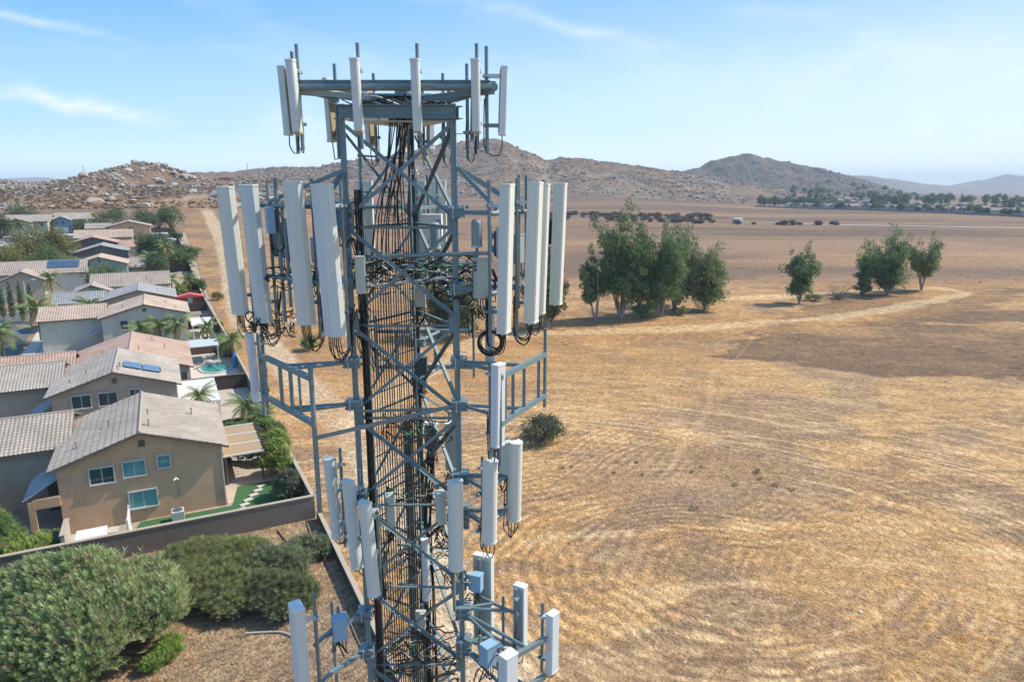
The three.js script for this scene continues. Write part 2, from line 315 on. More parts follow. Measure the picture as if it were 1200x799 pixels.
const N1 = [-52, 68, -22, -104], N2 = [-165, 215, -104, -334];
{
  const bump = (sx, sz) => { const t = bumpTex.clone(); t.repeat.set(sx, sz); t.needsUpdate = true; return t; };
  const uv = ([x0, x1, z0, z1]) => (x, z) => [(x - x0) / (x1 - x0), (z - z0) / (z1 - z0)];
  struct('dry_field', groundSheet(steps(N1[0], N1[1], 180), steps(N1[2], N1[3], 130), null, uv(N1), 0.01),
    new THREE.MeshStandardMaterial({ map: fieldTex(...N1, 2048, 3.3, true), bumpMap: bump(9, 6.6), bumpScale: 0.22, roughness: 1 }));
  struct('dry_field', groundSheet(steps(N2[0], N2[1], 190), steps(N2[2], N2[3], 115), null, uv(N2), 0.012),
    new THREE.MeshStandardMaterial({ map: fieldTex(...N2, 2048, 1.5, false), bumpMap: bump(26, 16), bumpScale: 0.3, roughness: 1 }));
  const xs = [-7000, -5500, -4000, -2800, -2000, -1500, -1200, ...steps(-1000, -480, 52), ...steps(-474, -166, 56), ...steps(-164, 214, 56), ...steps(220, 1000, 104), ...steps(1010, 1500, 34), 1800, 2300, 3000, 4200, 5500, 7000];
  const zs = [900, 500, 250, 120, 60, 20, 0, -12, ...steps(-23, -103, 16), ...steps(-106, -333, 36), ...steps(-340, -700, 72), ...steps(-707, -1500, 112), ...steps(-1515, -2400, 56), -2600, -2900, -3400, -4200, -5500, -7200];
  const inside = (x, z) => (x > N1[0] + 1 && x < N1[1] - 1 && z < N1[2] - 1 && z > N1[3] - 0) || (x > N2[0] + 1 && x < N2[1] - 1 && z < N2[2] && z > N2[3] + 1);
  const tileTex = noiseTex(1024, (u, v) => { const k = 0.62 + 0.42 * tfbm(u, v, 9, 4, 3) + 0.38 * (tfbm(u, v, 90, 3, 6) - 0.5) - 0.45 * sst(0.62, 0.78, tfbm(u, v, 46, 3, 21)); return [k, k, k * 0.98]; });
  const col = (x, z) => {
    let c = field(x, z); const [h, rk] = hillH(x, z);
    if (h > 0.6) {
      const n = fbm(x * 0.02 + 4, z * 0.02, 5), n2 = fbm(x * 0.09, z * 0.09 + 60, 4), dd = sst(-700, -1600, z);
      let g = mixc([0.225, 0.140, 0.088], [0.30, 0.20, 0.122], sst(0.45, 0.68, n));
      g = mixc(g, [0.135, 0.09, 0.066], sst(0.5, 0.68, n2) * 0.7); g = mixc(g, [0.36, 0.31, 0.265], sst(0.60, 0.76, fbm(x * 0.05 + 31, z * 0.05, 4)) * 0.55);
      g = mixc(g, [0.10, 0.082, 0.068], 0.6 * sst(-1480, -1750, z)); c = mixc(c, g, sst(0.6, 4, h)); void dd; void rk;
      if (z > -700) { const t = Math.min(distTo([[-150, -330], [-166, -352], [-180, -372], [-170, -395], [-140, -410], [-118, -425], [-140, -440]], x, z), 99); c = mixc(c, DIRT, sst(6, 2.5, t) * 0.8); }
    }
    return c;
  };
  struct('ground', groundSheet(xs, zs, inside, (x, z) => [x / 38, z / 38], 0, col), new THREE.MeshStandardMaterial({ vertexColors: true, map: tileTex, bumpMap: bumpTex, bumpScale: 0.5, roughness: 1 }));
}
// far blue mountains: solid ridges, several kilometres away
function mountain(name, z, thick, tab, n, seed) {
  const P = [], I = [], x0 = tab[0][0], x1 = tab[tab.length - 1][0], R = 7;
  for (let i = 0; i <= n; i++) for (let j = 0; j < R; j++) {
    const x = x0 + (x1 - x0) * i / n, t = j / (R - 1), c = lerpTab(tab, x), pr = 1 - Math.abs(t - 0.45) / 0.55;
    const rg = (fbm(x * 0.0022 + seed, t * 5 + seed, 5) - 0.5) * c * 0.30;
    P.push(x, j === 0 || j === R - 1 ? -5 : Math.max(0, c * Math.pow(Math.max(0, pr), 0.9) + rg), z + thick * (0.5 - t));
  }
  for (let i = 0; i < n; i++) for (let j = 0; j + 1 < R; j++) { const a = i * R + j, b = a + R; I.push(a, b, a + 1, b, b + 1, a + 1); }
  const g = new THREE.BufferGeometry(); g.setAttribute('position', new THREE.Float32BufferAttribute(P, 3)); g.setIndex(I); g.computeVertexNormals();
  struct(name, g, std(0.22, 0.17, 0.13, 1));
}
mountain('distant_mountain', -4800, 1500, [[1425, 0], [1875, 45], [2175, 98], [2310, 132], [2438, 112], [2700, 71], [2925, 46], [3225, 33], [3600, 30], [4050, 0]], 120, 2);
mountain('distant_mountain', -6480, 1800, [[3096, 14], [3600, 43], [4032, 68], [4356, 119], [4572, 162], [4752, 150], [4968, 137], [5256, 173], [5904, 86]], 120, 9);
mountain('distant_mountain', -6480, 1800, [[-6192, 65], [-5328, 108], [-4968, 101], [-4680, 122], [-4356, 155], [-4140, 137], [-3816, 126], [-3384, 151], [-3096, 187], [-2880, 173], [-2520, 137], [-2160, 155], [-1800, 180], [-1440, 115], [-864, 29]], 160, 15);
// ---------------------------------------------------------------- lattice tower
const LEG = { L: [-2.895, -12], R: [-0.96, -12], B: [-1.9275, -13.676] };
const CEN = [-1.9275, -12.559];
const BAY = 1.74, TOP = 25.14;
const flare = (y) => 1 + Math.max(0, 13 - y) * 0.075;      // the lower tower, out of the picture, spreads towards its footings
const legAt = (k, y) => { const f = flare(y); return [CEN[0] + (LEG[k][0] - CEN[0]) * f, y, CEN[1] + (LEG[k][1] - CEN[1]) * f]; };
const lerp3 = (a, b, t) => [a[0] + (b[0] - a[0]) * t, a[1] + (b[1] - a[1]) * t, a[2] + (b[2] - a[2]) * t];
const add3 = (a, b, k = 1) => [a[0] + b[0] * k, a[1] + b[1] * k, a[2] + b[2] * k];
const unit = (a) => { const l = Math.hypot(...a); return [a[0] / l, a[1] / l, a[2] / l]; };
const wj = rng(4);
{
  const tw = thing('lattice_tower', 'tall galvanised steel lattice tower of three legs with crossed braces', 'tower', [0, 0, 0]);
  for (const k of ['L', 'R', 'B']) {
    const out = unit([LEG[k][0] - CEN[0], 0, LEG[k][1] - CEN[1]]), side = [-out[2], 0, out[0]];
    const seg = (y0, y1) => {           // bent plate leg: two wings at 60 degrees
      const a = legAt(k, y0), b = legAt(k, y1), gs = [];
      for (const s of [-1, 1]) { const w = add3(add3([0, 0, 0], out, -0.866), side, s * 0.5); gs.push(bar(a, b, PROF.rect(0.085, 0.014).map(([x, z]) => [x + 0.0425, z]), w)); }
      gs.push(pipe(a, b, 0.022, 8)); return merge(gs);
    };
    mesh('leg', merge([seg(13, 25.4), seg(0, 13)]), M.steel, tw);
    mesh('footing', box(0.9, 0.5, 0.9, legAt(k, 0)[0], 0.2, legAt(k, 0)[2]), std(0.4, 0.39, 0.37, 0.9), tw);
  }
  const faces = [['L', 'R'], ['L', 'B'], ['B', 'R']];
  for (const [p, q] of faces) {
    const n = unit([(LEG[p][0] + LEG[q][0]) / 2 - CEN[0], 0, (LEG[p][1] + LEG[q][1]) / 2 - CEN[1]]);
    for (let y = TOP, i = 0; y > 0.8; y -= BAY, i++) {
      const y1 = Math.max(0.4, y - BAY), in_ = (a, b, t, o) => add3(lerp3(a, b, t), n, o);
      const A = legAt(p, y - 0.05), B = legAt(q, y - 0.05), C = legAt(p, y1 + 0.06), D = legAt(q, y1 + 0.06);
      const pr = PROF.angle(0.058, 0.008);
      mesh('brace', bar(in_(A, D, 0.035, 0.03), in_(A, D, 0.965, 0.03), pr, n), M.steel, tw);
      mesh('brace', bar(in_(B, C, 0.035, -0.004), in_(B, C, 0.965, -0.004), pr, [-n[0], 0, -n[2]]), M.steel, tw);
      // gusset plates where the braces meet the legs
      for (const [a, b] of [[p, q], [q, p]]) {
        const c = legAt(a, y1), d = legAt(b, y1), w = unit([d[0] - c[0], 0, d[2] - c[2]]), o = add3(add3(c, w, 0.085), n, 0.022);
        mesh('gusset_plate', bar(add3(o, [0, -0.16, 0]), add3(o, [0, 0.16, 0]), PROF.rect(0.15, 0.014), w), M.steel, tw);
      }
      if (y1 > 2) mesh('strut', bar(in_(legAt(p, y1 - 0.02), legAt(q, y1 - 0.02), 0.03, -0.03), in_(legAt(p, y1 - 0.02), legAt(q, y1 - 0.02), 0.97, -0.03), PROF.angle(0.05, 0.007), [0, -1, 0]), M.steel, tw);
    }
    // channel beams round the head of the tower
    const a = add3(legAt(p, 25.27), n, 0.06), b = add3(legAt(q, 25.27), n, 0.06);
    mesh('head_beam', bar(a, b, PROF.channel(0.09, 0.21, 0.014), n), M.steel, tw);
  }
  const tri = new THREE.Shape([[0.06, 0.05], [0.94, 0.05], [0.5, 0.83]].map(([u, v]) => new THREE.Vector2(LEG.L[0] + (LEG.R[0] - LEG.L[0]) * u, 12 + v * 1.93)));
  tri.holes.push(new THREE.Path([[0.30, 0.17], [0.5, 0.52], [0.70, 0.17]].map(([u, v]) => new THREE.Vector2(LEG.L[0] + (LEG.R[0] - LEG.L[0]) * u, 12 + v * 1.93))));
  mesh('head_plate', new THREE.ExtrudeGeometry(tri, { depth: 0.012, bevelEnabled: false }).rotateX(-Math.PI / 2).translate(0, 25.13, 0), M.steelPale, tw);
  // leg splice flanges
  for (const y of [24.3, 20.65, 20.0]) mesh('splice_flange', merge([box(0.19, 0.03, 0.19, LEG.B[0], y, LEG.B[1]), box(0.15, 0.05, 0.15, LEG.B[0], y + 0.06, LEG.B[1])]), M.steelPale, tw);
  // step bolts up the right leg
  for (let y = 14; y < 25; y += 0.42) mesh('step_bolt', pipe([LEG.R[0] + 0.02, y, LEG.R[1]], [LEG.R[0] + 0.15, y, LEG.R[1] + 0.03], 0.009, 5), M.steelPale, tw);
}
// cable ladder on the inner side of one face, with its vertical feeder cables
const FA = unit([LEG.B[0] - LEG.L[0], 0, LEG.B[1] - LEG.L[1]]), FN = [FA[2] * -1, 0, FA[0]];      // along the face; FN points to the tower's inside or outside
const inn = (CEN[0] - LEG.L[0]) * FN[0] + (CEN[1] - LEG.L[1]) * FN[2] > 0 ? 1 : -1;
const onFace = (u, y, o) => [LEG.L[0] + FA[0] * u + FN[0] * inn * o, y, LEG.L[1] + FA[2] * u + FN[2] * inn * o];
{
  const cl = thing('cable_ladder', 'vertical ladder of dark feeder cables running down inside the lattice tower', 'cable ladder');
  for (const u of [0.30, 1.66]) mesh('rail', bar(onFace(u, 0.2, 0.12), onFace(u, 25.0, 0.12), PROF.channel(0.03, 0.05, 0.005), FA), M.steel, cl);
  for (let y = 1; y < 24.9; y += 0.62) mesh('rung', bar(onFace(0.28, y, 0.10), onFace(1.68, y, 0.10), PROF.angle(0.032, 0.005), [0, 1, 0]), y > 22 && y < 23 ? M.steelPale : M.steel, cl);
  const mats = [M.black, std(0.035, 0.03, 0.026, 0.6), std(0.055, 0.045, 0.035, 0.6)];
  for (let i = 0; i < 18; i++) {
    const u = 0.37 + i * 0.072 + (wj() - 0.5) * 0.012, o = 0.15 + wj() * 0.02, pts = [];
    for (let y = 0.2; y < 22.6; y += 1.1) pts.push(onFace(u + (wj() - 0.5) * 0.006, y, o));
    const u2 = 0.62 + (i / 17) * 0.75 + (wj() - 0.5) * 0.2, top = 25.3 + wj() * 0.25;
    pts.push(onFace((u + u2) / 2, 23.6, o + wj() * 0.12), onFace(u2 * 0.6 + 0.42 + (wj() - 0.5) * 0.12, 24.5, o + 0.1 + wj() * 0.2), onFace(u2 * 0.6 + 0.42, top, 0.35 + wj() * 0.3));
    mesh('feeder_cable', cable(pts, 0.009 + wj() * 0.005, 60, 5), mats[i % 3], cl);
  }
  for (let i = 0; i < 5; i++) { const pts = []; for (let y = 0.2; y < 24; y += 1.4) pts.push(onFace(0.22 - i * 0.028 + (wj() - 0.5) * 0.01, y, 0.16 + (i % 2) * 0.04)); mesh('feeder_cable', cable(pts, 0.02, 40, 6), M.black, cl); }
  for (const u of [1.34, 1.42, 1.5, 1.58, 1.76]) mesh('conduit', pipe(onFace(u, 0.2, 0.05), onFace(u, 19.4, 0.05), 0.021, 8), u > 1.7 ? M.steelPale : M.steel, cl);
}
// ---------------------------------------------------------------- crown platform
const CROWN = [[-3.60, -11.60], [-0.255, -11.60], [-1.9275, -14.48]];
const crownSides = [[0, 1], [2, 0], [1, 2]];
{
  const pf = thing('crown_platform', 'triangular pipe platform ringing the head of the lattice tower', 'antenna platform');
  for (const [i, j] of crownSides) {
    const a = [CROWN[i][0], 25.62, CROWN[i][1]], b = [CROWN[j][0], 25.62, CROWN[j][1]], w = unit([b[0] - a[0], 0, b[2] - a[2]]);
    mesh('face_pipe', pipe(add3(a, w, 0.06), add3(b, w, -0.06), 0.068, 14), M.steel, pf);
    mesh('grating_bar', bar(add3(add3(a, w, 0.1), [0, 0.085, 0]), add3(add3(b, w, -0.1), [0, 0.085, 0]), PROF.rect(0.10, 0.016), [0, 0, 1]), M.steel, pf);
  }
  for (const [k, i] of [['L', 0], ['R', 1], ['B', 2]]) {
    const v = [CROWN[i][0], 25.56, CROWN[i][1]], l = [LEG[k][0], 25.45, LEG[k][1]];
    mesh('arm', bar(lerp3([CEN[0], 25.52, CEN[1]], v, 0.1), lerp3(l, v, 0.93), PROF.rect(0.09, 0.09)), M.steel, pf);
    mesh('arm_brace', bar(add3(l, [0, -0.02, 0]), lerp3(l, v, 0.8), PROF.angle(0.05, 0.008)), M.steel, pf);
  }
  for (const y of [25.44, 25.58]) mesh('collar_ring', new THREE.CylinderGeometry(0.62, 0.62, 0.035, 3, 1).rotateY(Math.PI).translate(CEN[0], y, CEN[1]), M.steel, pf);
  mesh('mast_stub', merge([new THREE.CylinderGeometry(0.15, 0.15, 0.42, 20).translate(CEN[0] + 0.03, 25.55, CEN[1]), new THREE.CylinderGeometry(0.21, 0.21, 0.03, 20).translate(CEN[0] + 0.03, 25.775, CEN[1])]), M.steel, pf);
  for (let i = 0; i < 16; i++) {
    const a = wj() * 6.28, b = a + 1 + wj() * 2.2, r = 0.5 + wj() * 0.55;
    mesh('jumper_cable', cable([[CEN[0] + 0.35 * Math.cos(a), 25.35, CEN[1] + 0.35 * Math.sin(a)], [CEN[0] + r * 0.8 * Math.cos((a + b) / 2), 25.44 + wj() * 0.1, CEN[1] + r * 0.7 * Math.sin((a + b) / 2)], [CEN[0] + r * Math.cos(b), 25.42, CEN[1] + r * 0.9 * Math.sin(b)], [CEN[0] + r * 1.25 * Math.cos(b), 25.5, CEN[1] + r * 1.1 * Math.sin(b)]], 0.012, 18, 5), i % 5 ? M.black : M.steelPale, pf);
  }
}
// ---------------------------------------------------------------- antennas
function profileShape(kind, W, d) {
  const s = new THREE.Shape(), h = W / 2;
  if (kind === 'round') { s.moveTo(-h, 0); s.lineTo(-h, d * 0.35); for (let i = 1; i < 12; i++) { const a = Math.PI * (1 - i / 12); s.lineTo(Math.cos(a) * h, d * 0.35 + Math.sin(a) * d * 0.65); } s.lineTo(h, d * 0.35); s.lineTo(h, 0); }
  else if (kind === 'chamfer') { const c = Math.min(h * 0.5, d * 0.5); s.moveTo(-h + 0.02, 0); s.lineTo(-h, 0.02); s.lineTo(-h, d - c); s.lineTo(-h + c, d); s.lineTo(h - c, d); s.lineTo(h, d - c); s.lineTo(h, 0.02); s.lineTo(h - 0.02, 0); }
  else { const c = 0.018; s.moveTo(-h, 0); s.lineTo(-h, d - c); s.lineTo(-h + c, d); s.lineTo(h - c, d); s.lineTo(h, d - c); s.lineTo(h, 0); }
  s.closePath(); return s;
}
function antenna(label, group, top, L, W, d, yaw, opt = {}) {
  const { tilt = 0, kind = 'box', mat = M.radome, back = M.backplate, poleUp = 0.18, poleDown = 0.2, poleGap = 0.13, jumpers = 3, jl = 0.3, cap = mat, name = 'panel_antenna' } = opt;
  const ry = yaw * Math.PI / 180, tr = tilt * Math.PI / 180, n = [Math.sin(ry), 0, Math.cos(ry)];
  const base = [top[0] - n[0] * (d / 2 + Math.sin(tr) * L), top[1] - L * Math.cos(tr), top[2] - n[2] * (d / 2 + Math.sin(tr) * L)];
  const g = thing(name, label, 'antenna', base, ry, group);
  const ex = (sh, h) => new THREE.ExtrudeGeometry(sh, { depth: h, bevelEnabled: true, bevelSize: 0.004, bevelThickness: 0.004, bevelSegments: 1 }).rotateX(-Math.PI / 2).scale(1, 1, -1);
  const fix = (q) => { const p = q.attributes.position.array; for (let i = 0; i < p.length; i += 9) for (let k = 0; k < 3; k++) { const t = p[i + k]; p[i + k] = p[i + 6 + k]; p[i + 6 + k] = t; } q.computeVertexNormals(); return q; };
  const rad = mesh('radome', fix(ex(profileShape(kind, W, d), L - 0.05)).translate(0, 0.025, 0).rotateX(tr), mat, g);
  const c = fix(ex(profileShape(kind, W + 0.014, d + 0.008), 0.03));
  mesh('end_cap', c.clone().translate(0, 0, -0.003).rotateX(tr), opt.capLow || cap, g);
  mesh('end_cap', c.clone().translate(0, L - 0.03, -0.003).rotateX(tr), cap, g);
  if (back !== mat) mesh('back_plate', box(W * 0.8, L * 0.92, 0.012, 0, L / 2, -0.008).rotateX(tr), back, g);
  // mounting pipe and its two clamps
  mesh('mounting_pipe', pipe([0, -poleDown, -poleGap], [0, L * Math.cos(tr) + poleUp, -poleGap], 0.03, 10), M.steel, g);
  for (const f of [0.14, 0.86]) {
    const zz = Math.sin(tr) * L * f, y = L * f * Math.cos(tr);
    mesh('clamp', merge([box(0.07, 0.06, poleGap + zz, 0, y, (zz - poleGap) / 2), box(0.13, 0.05, 0.035, 0, y, -poleGap + 0.04), box(0.13, 0.05, 0.03, 0, y, -poleGap - 0.042), box(0.012, 0.012, 0.14, -0.05, y, -poleGap), box(0.012, 0.012, 0.14, 0.05, y, -poleGap)]), f > 0.5 ? M.steelPale : M.steel, g);
  }
  for (let i = 0; i < jumpers; i++) {
    const x = (jumpers === 1 ? 0 : (i / (jumpers - 1) - 0.5) * W * 0.7), q = jl * (0.7 + wj() * 0.6), x2 = x * 0.3 + (wj() - 0.5) * 0.12;
    mesh('connector', new THREE.CylinderGeometry(0.012, 0.012, 0.05, 7).translate(x, -0.02, d * 0.45), wj() < 0.25 ? M.yellow : M.steelPale, g);
    mesh('jumper_cable', cable([[x, -0.04, d * 0.45], [x + (wj() - 0.5) * 0.03, -q * 0.6, d * 0.4], [x * 0.6 + (wj() - 0.5) * 0.08, -q, d * 0.1 - 0.04], [x2, -q * 0.75, -poleGap - 0.02], [x2 * 0.6, -q * 0.1 + 0.1, -poleGap - 0.05], [0.04 * (i - 1), 0.35 + wj() * 0.3, -poleGap - 0.04]], 0.010, 18, 5), wj() < 0.06 ? M.yellow : M.black, g);
  }
  return g;
}
// crown: four on the side facing the camera's field, the others on the two sides behind
const cy = 26.01;
for (const [x, top, w] of [[-3.49, 26.0, 'beside the corner nearest the houses'], [-2.48, 26.02, 'second from the house corner'], [-1.53, 26.01, 'third from the house corner'], [-0.58, 26.01, 'fourth from the house corner']])
  antenna('narrow pale panel antenna on the long crown pipe, ' + w, 'crown antennas on the near side', [x, top, -11.42], 1.12, 0.125, 0.115, x < -3 ? -14 : -4, { tilt: 4, poleUp: 0.26, poleDown: 0.25, jumpers: 1, poleGap: 0.08, back: M.tan, capLow: M.tan });
const sideSpot = (i, j, u, o) => { const a = CROWN[i], b = CROWN[j], l = Math.hypot(b[0] - a[0], b[1] - a[1]), w = [(b[0] - a[0]) / l, (b[1] - a[1]) / l], m = [w[1], -w[0]]; const sgn = m[0] * (CEN[0] - a[0]) + m[1] * (CEN[1] - a[1]) > 0 ? -1 : 1; return [a[0] + w[0] * u + m[0] * sgn * o, a[1] + w[1] * u + m[1] * sgn * o]; };
for (const [u, w, ta] of [[0.08, 'closest to the near corner', 25.95], [1.08, 'second from the near corner', 25.9], [2.08, 'third from the near corner', 25.88], [3.05, 'last before the hill corner', 25.86]]) {
  const p = sideSpot(0, 2, u, 0.2); antenna('narrow grey panel antenna on the house side of the crown, ' + w, 'crown antennas on the house side', [p[0], ta, p[1]], 1.07, 0.16, 0.11, -120 + (u < 0.5 ? 22 : 0), { tilt: 2, poleUp: 0.22, poleDown: 0.3, jumpers: 1, poleGap: 0.09, mat: M.radome, back: M.tan });
  const q = sideSpot(1, 2, u, 0.2); antenna('narrow grey panel antenna on the field side of the crown, ' + w, 'crown antennas on the field side', [q[0], ta, q[1]], 1.07, 0.17, 0.11, 120 - (u < 0.5 ? 24 : 0), { tilt: 2, poleUp: u < 0.5 ? 0.3 : 0.22, poleDown: 0.3, jumpers: 1, poleGap: u < 0.5 ? 0.2 : 0.09, mat: M.radomeWhite, back: M.tan });
}
// sector mounts: two rails, uprights, stand-off arms back to one tower leg
function sectorMount(label, A, B, ys, leg, opt = {}) {
  const g = thing('antenna_mount', label, 'antenna mount'); const { rail = 'pipe', r = 0.042, ups = [], armAt = [0.3, 0.7], arms = 'rect', upExt = 0.1 } = opt;
  const P = (t, y) => [A[0] + (B[0] - A[0]) * t, y, A[1] + (B[1] - A[1]) * t];
  for (const y of ys) mesh('rail', rail === 'pipe' ? pipe(P(0, y), P(1, y), r, 12) : bar(P(0, y), P(1, y), PROF.rect(0.085, 0.085)), M.steel, g);
  for (const [t, y0, y1, rr] of ups) mesh('upright', pipe(P(t, y0), P(t, y1), rr || 0.03, 10), M.steel, g);
  for (const y of ys) {
    const l = leg ? [leg[0], y - (opt.drop || 0), leg[1]] : null; if (!l) continue;
    for (const t of armAt) mesh('arm', arms === 'rect' ? bar(l, P(t, y), PROF.rect(0.07, 0.07)) : pipe(l, P(t, y), 0.035, 10), M.steel, g);
    mesh('leg_clamp', merge([box(0.24, 0.10, 0.24, l[0], l[1], l[2]), box(0.30, 0.03, 0.30, l[0], l[1] + 0.065, l[2]), box(0.30, 0.03, 0.30, l[0], l[1] - 0.065, l[2])]), M.steel, g);
    for (const [bx, bz] of [[0.14, 0.05], [-0.14, -0.05], [0.05, -0.15], [-0.05, 0.15]]) mesh('bolt', pipe([l[0] + bx, l[1] - 0.11, l[2] + bz], [l[0] + bx, l[1] + 0.12, l[2] + bz], 0.011, 6), M.steelPale, g);
  }
  if (opt.brace) for (const t of armAt) mesh('arm_brace', bar([leg[0], ys[0] + opt.brace, leg[1]], P(t, ys[0] + 0.03), PROF.angle(0.075, 0.008)), M.steel, g);
  if (opt.rungs) for (const t of opt.rungs) mesh('rung', bar(P(t, ys[1]), P(t, ys[0]), PROF.rect(0.055, 0.055)), M.steel, g);
  return g;
}
// mid level, house side
const LA = [-5.02, -13.18], LB = [-2.82, -11.28];
sectorMount('pipe antenna mount reaching out towards the houses, carrying four tall panels', LA, LB, [23.72, 22.42], LEG.L, { armAt: [0.28, 0.84], brace: 0.55, ups: [[0.36, 21.6, 24.2, 0.035], [0.44, 21.9, 23.5], [0.52, 22.1, 23.4]] });
const big = 'tall panel antennas on the house side';
for (const [x, y, z, L, w, m] of [[-5.4, 24.06, -13.1, 2.43, 'outermost, beyond the other three', M.radomeWarm], [-4.81, 24.09, -12.7, 2.54, 'second from the outer end', M.radome], [-3.69, 24.14, -11.7, 2.43, 'third from the outer end', M.radomeWarm], [-3.03, 24.09, -11.05, 2.45, 'innermost, closest to the tower face', M.radome]])
  antenna('tall broad pale antenna on the mid-level house-side mount, ' + w, big, [x, y, z], L, x < -3.5 ? 0.37 : 0.42, 0.21, -38, { tilt: 2.2, kind: 'chamfer', mat: m, poleGap: 0.2, poleUp: 0.05, poleDown: 0.35, jumpers: 7, jl: 0.42, back: M.backplate });
// mid level, field side
const RA = [-0.36, -11.3], RB = [0.60, -13.12];
sectorMount('pipe antenna mount reaching out over the field, carrying tall panels', RA, RB, [23.62, 22.30], LEG.R, { armAt: [0.1, 0.55], brace: 0.72, ups: [[0.30, 21.7, 24.1], [0.5, 21.9, 24.25], [0.64, 21.8, 24.25]] });
for (const [x, y, z, L, W, d, w] of [[-0.07, 24.09, -11.1, 2.41, 0.25, 0.16, 'at the near end beside the tower'], [0.40, 24.13, -11.8, 2.41, 0.24, 0.2, 'second from the near end'], [0.59, 24.10, -12.2, 2.30, 0.16, 0.12, 'slim, tucked behind the second panel'], [0.90, 24.12, -12.9, 2.26, 0.2, 0.2, 'at the far end of the row']])
  antenna('tall pale panel antenna on the mid-level field-side mount, ' + w, 'tall panel antennas on the field side', [x, y, z], L, W, d, 70, { tilt: 1.6, mat: M.radomeWarm, poleGap: 0.17, poleUp: 0.06, poleDown: 0.3, jumpers: x > 0.5 ? 2 : 5, jl: 0.35, back: M.backplate });
// mid level, hill side, seen through the tower
sectorMount('pipe antenna mount on the hill side of the tower, behind the lattice', [-3.15, -14.5], [-0.9, -14.5], [23.65, 22.45], LEG.B, { armAt: [0.3, 0.7], ups: [[0.62, 22.2, 24.3]] });
for (const [x, w] of [[-3.1, 'closest to the houses'], [-1.98, 'in the middle behind the rear leg'], [-1.55, 'closest to the field']])
  antenna('tall cream panel antenna on the hill-side mount, ' + w, 'tall panel antennas on the hill side', [x, 24.18, -14.75], 2.1, 0.30, 0.15, 180, { tilt: 2, mat: M.radomeWarm, back: M.radomeWarm, poleGap: 0.13, poleUp: 0.06, jumpers: 2 });
// rail level
sectorMount('boxy steel rail frame with rungs sticking out towards the houses', [-4.78, -12.55], [-3.33, -10.9], [20.95, 20.16], LEG.L, { rail: 'rect', armAt: [0.5, 0.62], arms: 'pipe', rungs: [0.10, 0.42, 0.62], ups: [[0, 19.75, 21.35, 0.038], [1, 18.55, 21.15, 0.042], [0.78, 20.1, 21.0, 0.022]] });
sectorMount('boxy steel rail frame with rungs sticking out over the field', [-0.20, -10.95], [0.63, -12.6], [20.95, 20.14], LEG.R, { rail: 'rect', armAt: [0.16, 0.5], arms: 'pipe', rungs: [0.1, 0.26, 0.5, 0.84], ups: [[0, 19.4, 21.1, 0.034], [1, 19.9, 21.45, 0.034]] });
sectorMount('boxy steel rail frame with rungs on the hill side of the tower', [-3.0, -14.75], [-0.85, -14.75], [20.95, 20.14], LEG.B, { rail: 'rect', armAt: [0.35, 0.65], arms: 'pipe', rungs: [0.2, 0.4, 0.6, 0.8], ups: [[0, 19.9, 21.3], [1, 19.9, 21.3]] });
solo('tie_bar', merge([bar([-3.32, 19.86, -10.92], [-0.98, 20.12, -11.93], PROF.angle(0.075, 0.009)), bar([-2.85, 20.0, -11.95], [-1.0, 20.06, -11.95], PROF.angle(0.05, 0.007))]), M.steel, 'long angle-iron tie bar crossing the tower face at rail level', 'tie bar');
solo('tie_bar', pipe([-2.45, 22.86, -11.9], [-0.34, 22.98, -11.3], 0.032, 10), M.steel, 'long pale pipe tying the field-side mount back across the tower', 'tie bar');
solo('tie_bar', pipe([-2.95, 22.28, -12.1], [-0.95, 22.5, -12.05], 0.03, 10), M.steelPale, 'pale pipe crossing the tower face below the tangled cables', 'tie bar');
antenna('flat pale panel antenna on the outer post of the house-side rail frame', null, [-5.02, 21.29, -12.75], 1.3, 0.26, 0.12, -62, { tilt: 1, mat: M.radomeWhite, poleGap: 0.14, jumpers: 0 });
antenna('white panel antenna on the near post of the field-side rail frame', null, [-0.22, 21.18, -10.98], 1.45, 0.22, 0.13, 52, { tilt: 1, mat: M.radomeWhite, poleGap: 0.1, jumpers: 2, poleDown: 0.55, poleUp: 0 });
// lower panels with rounded fronts
sectorMount('short lower pipe mount on the house side of the tower', [-3.45, -12.42], [-2.42, -11.12], [18.35, 17.65], LEG.L, { armAt: [0.4, 0.7] });
for (const [x, y, z, L, w] of [[-3.51, 19.01, -12.2, 1.70, 'farthest from the tower leg'], [-3.02, 18.82, -11.6, 1.81, 'middle of three'], [-2.59, 18.69, -11.0, 1.87, 'in front of the tower leg']])
  antenna('round-fronted grey panel antenna on the lower house-side mount, ' + w, 'round-fronted antennas on the house side', [x, y, z], L, 0.215, 0.17, -32, { tilt: 3.5, kind: 'round', poleGap: 0.13, poleUp: 0.1, poleDown: 0.3, jumpers: 2, jl: 0.2, cap: M.radome });
sectorMount('short lower pipe mount on the field side of the tower', [-0.62, -11.15], [0.0, -12.15], [18.75, 18.05], LEG.R, { armAt: [0.25, 0.8] });
for (const [x, y, z, L, w] of [[-0.35, 19.45, -11.0, 1.54, 'at its near end'], [0.09, 19.45, -11.9, 1.58, 'at its far end']])
  antenna('round-fronted cream panel antenna on the lower field-side mount, ' + w, 'round-fronted antennas on the field side', [x, y, z], L, 0.24, 0.19, 40, { tilt: 1.5, kind: 'round', mat: M.radomeWarm, poleGap: 0.13, poleUp: 0.0, jumpers: 3, jl: 0.32, cap: M.radomeWarm });
antenna('round-fronted cream panel antenna standing before the field-side tower leg', null, [-0.97, 19.1, -10.95], 1.70, 0.25, 0.2, 18, { tilt: 1.5, kind: 'round', mat: M.radomeWarm, cap: M.radomeWarm, poleGap: 0.16, poleUp: 0, poleDown: 1.0, jumpers: 3 });
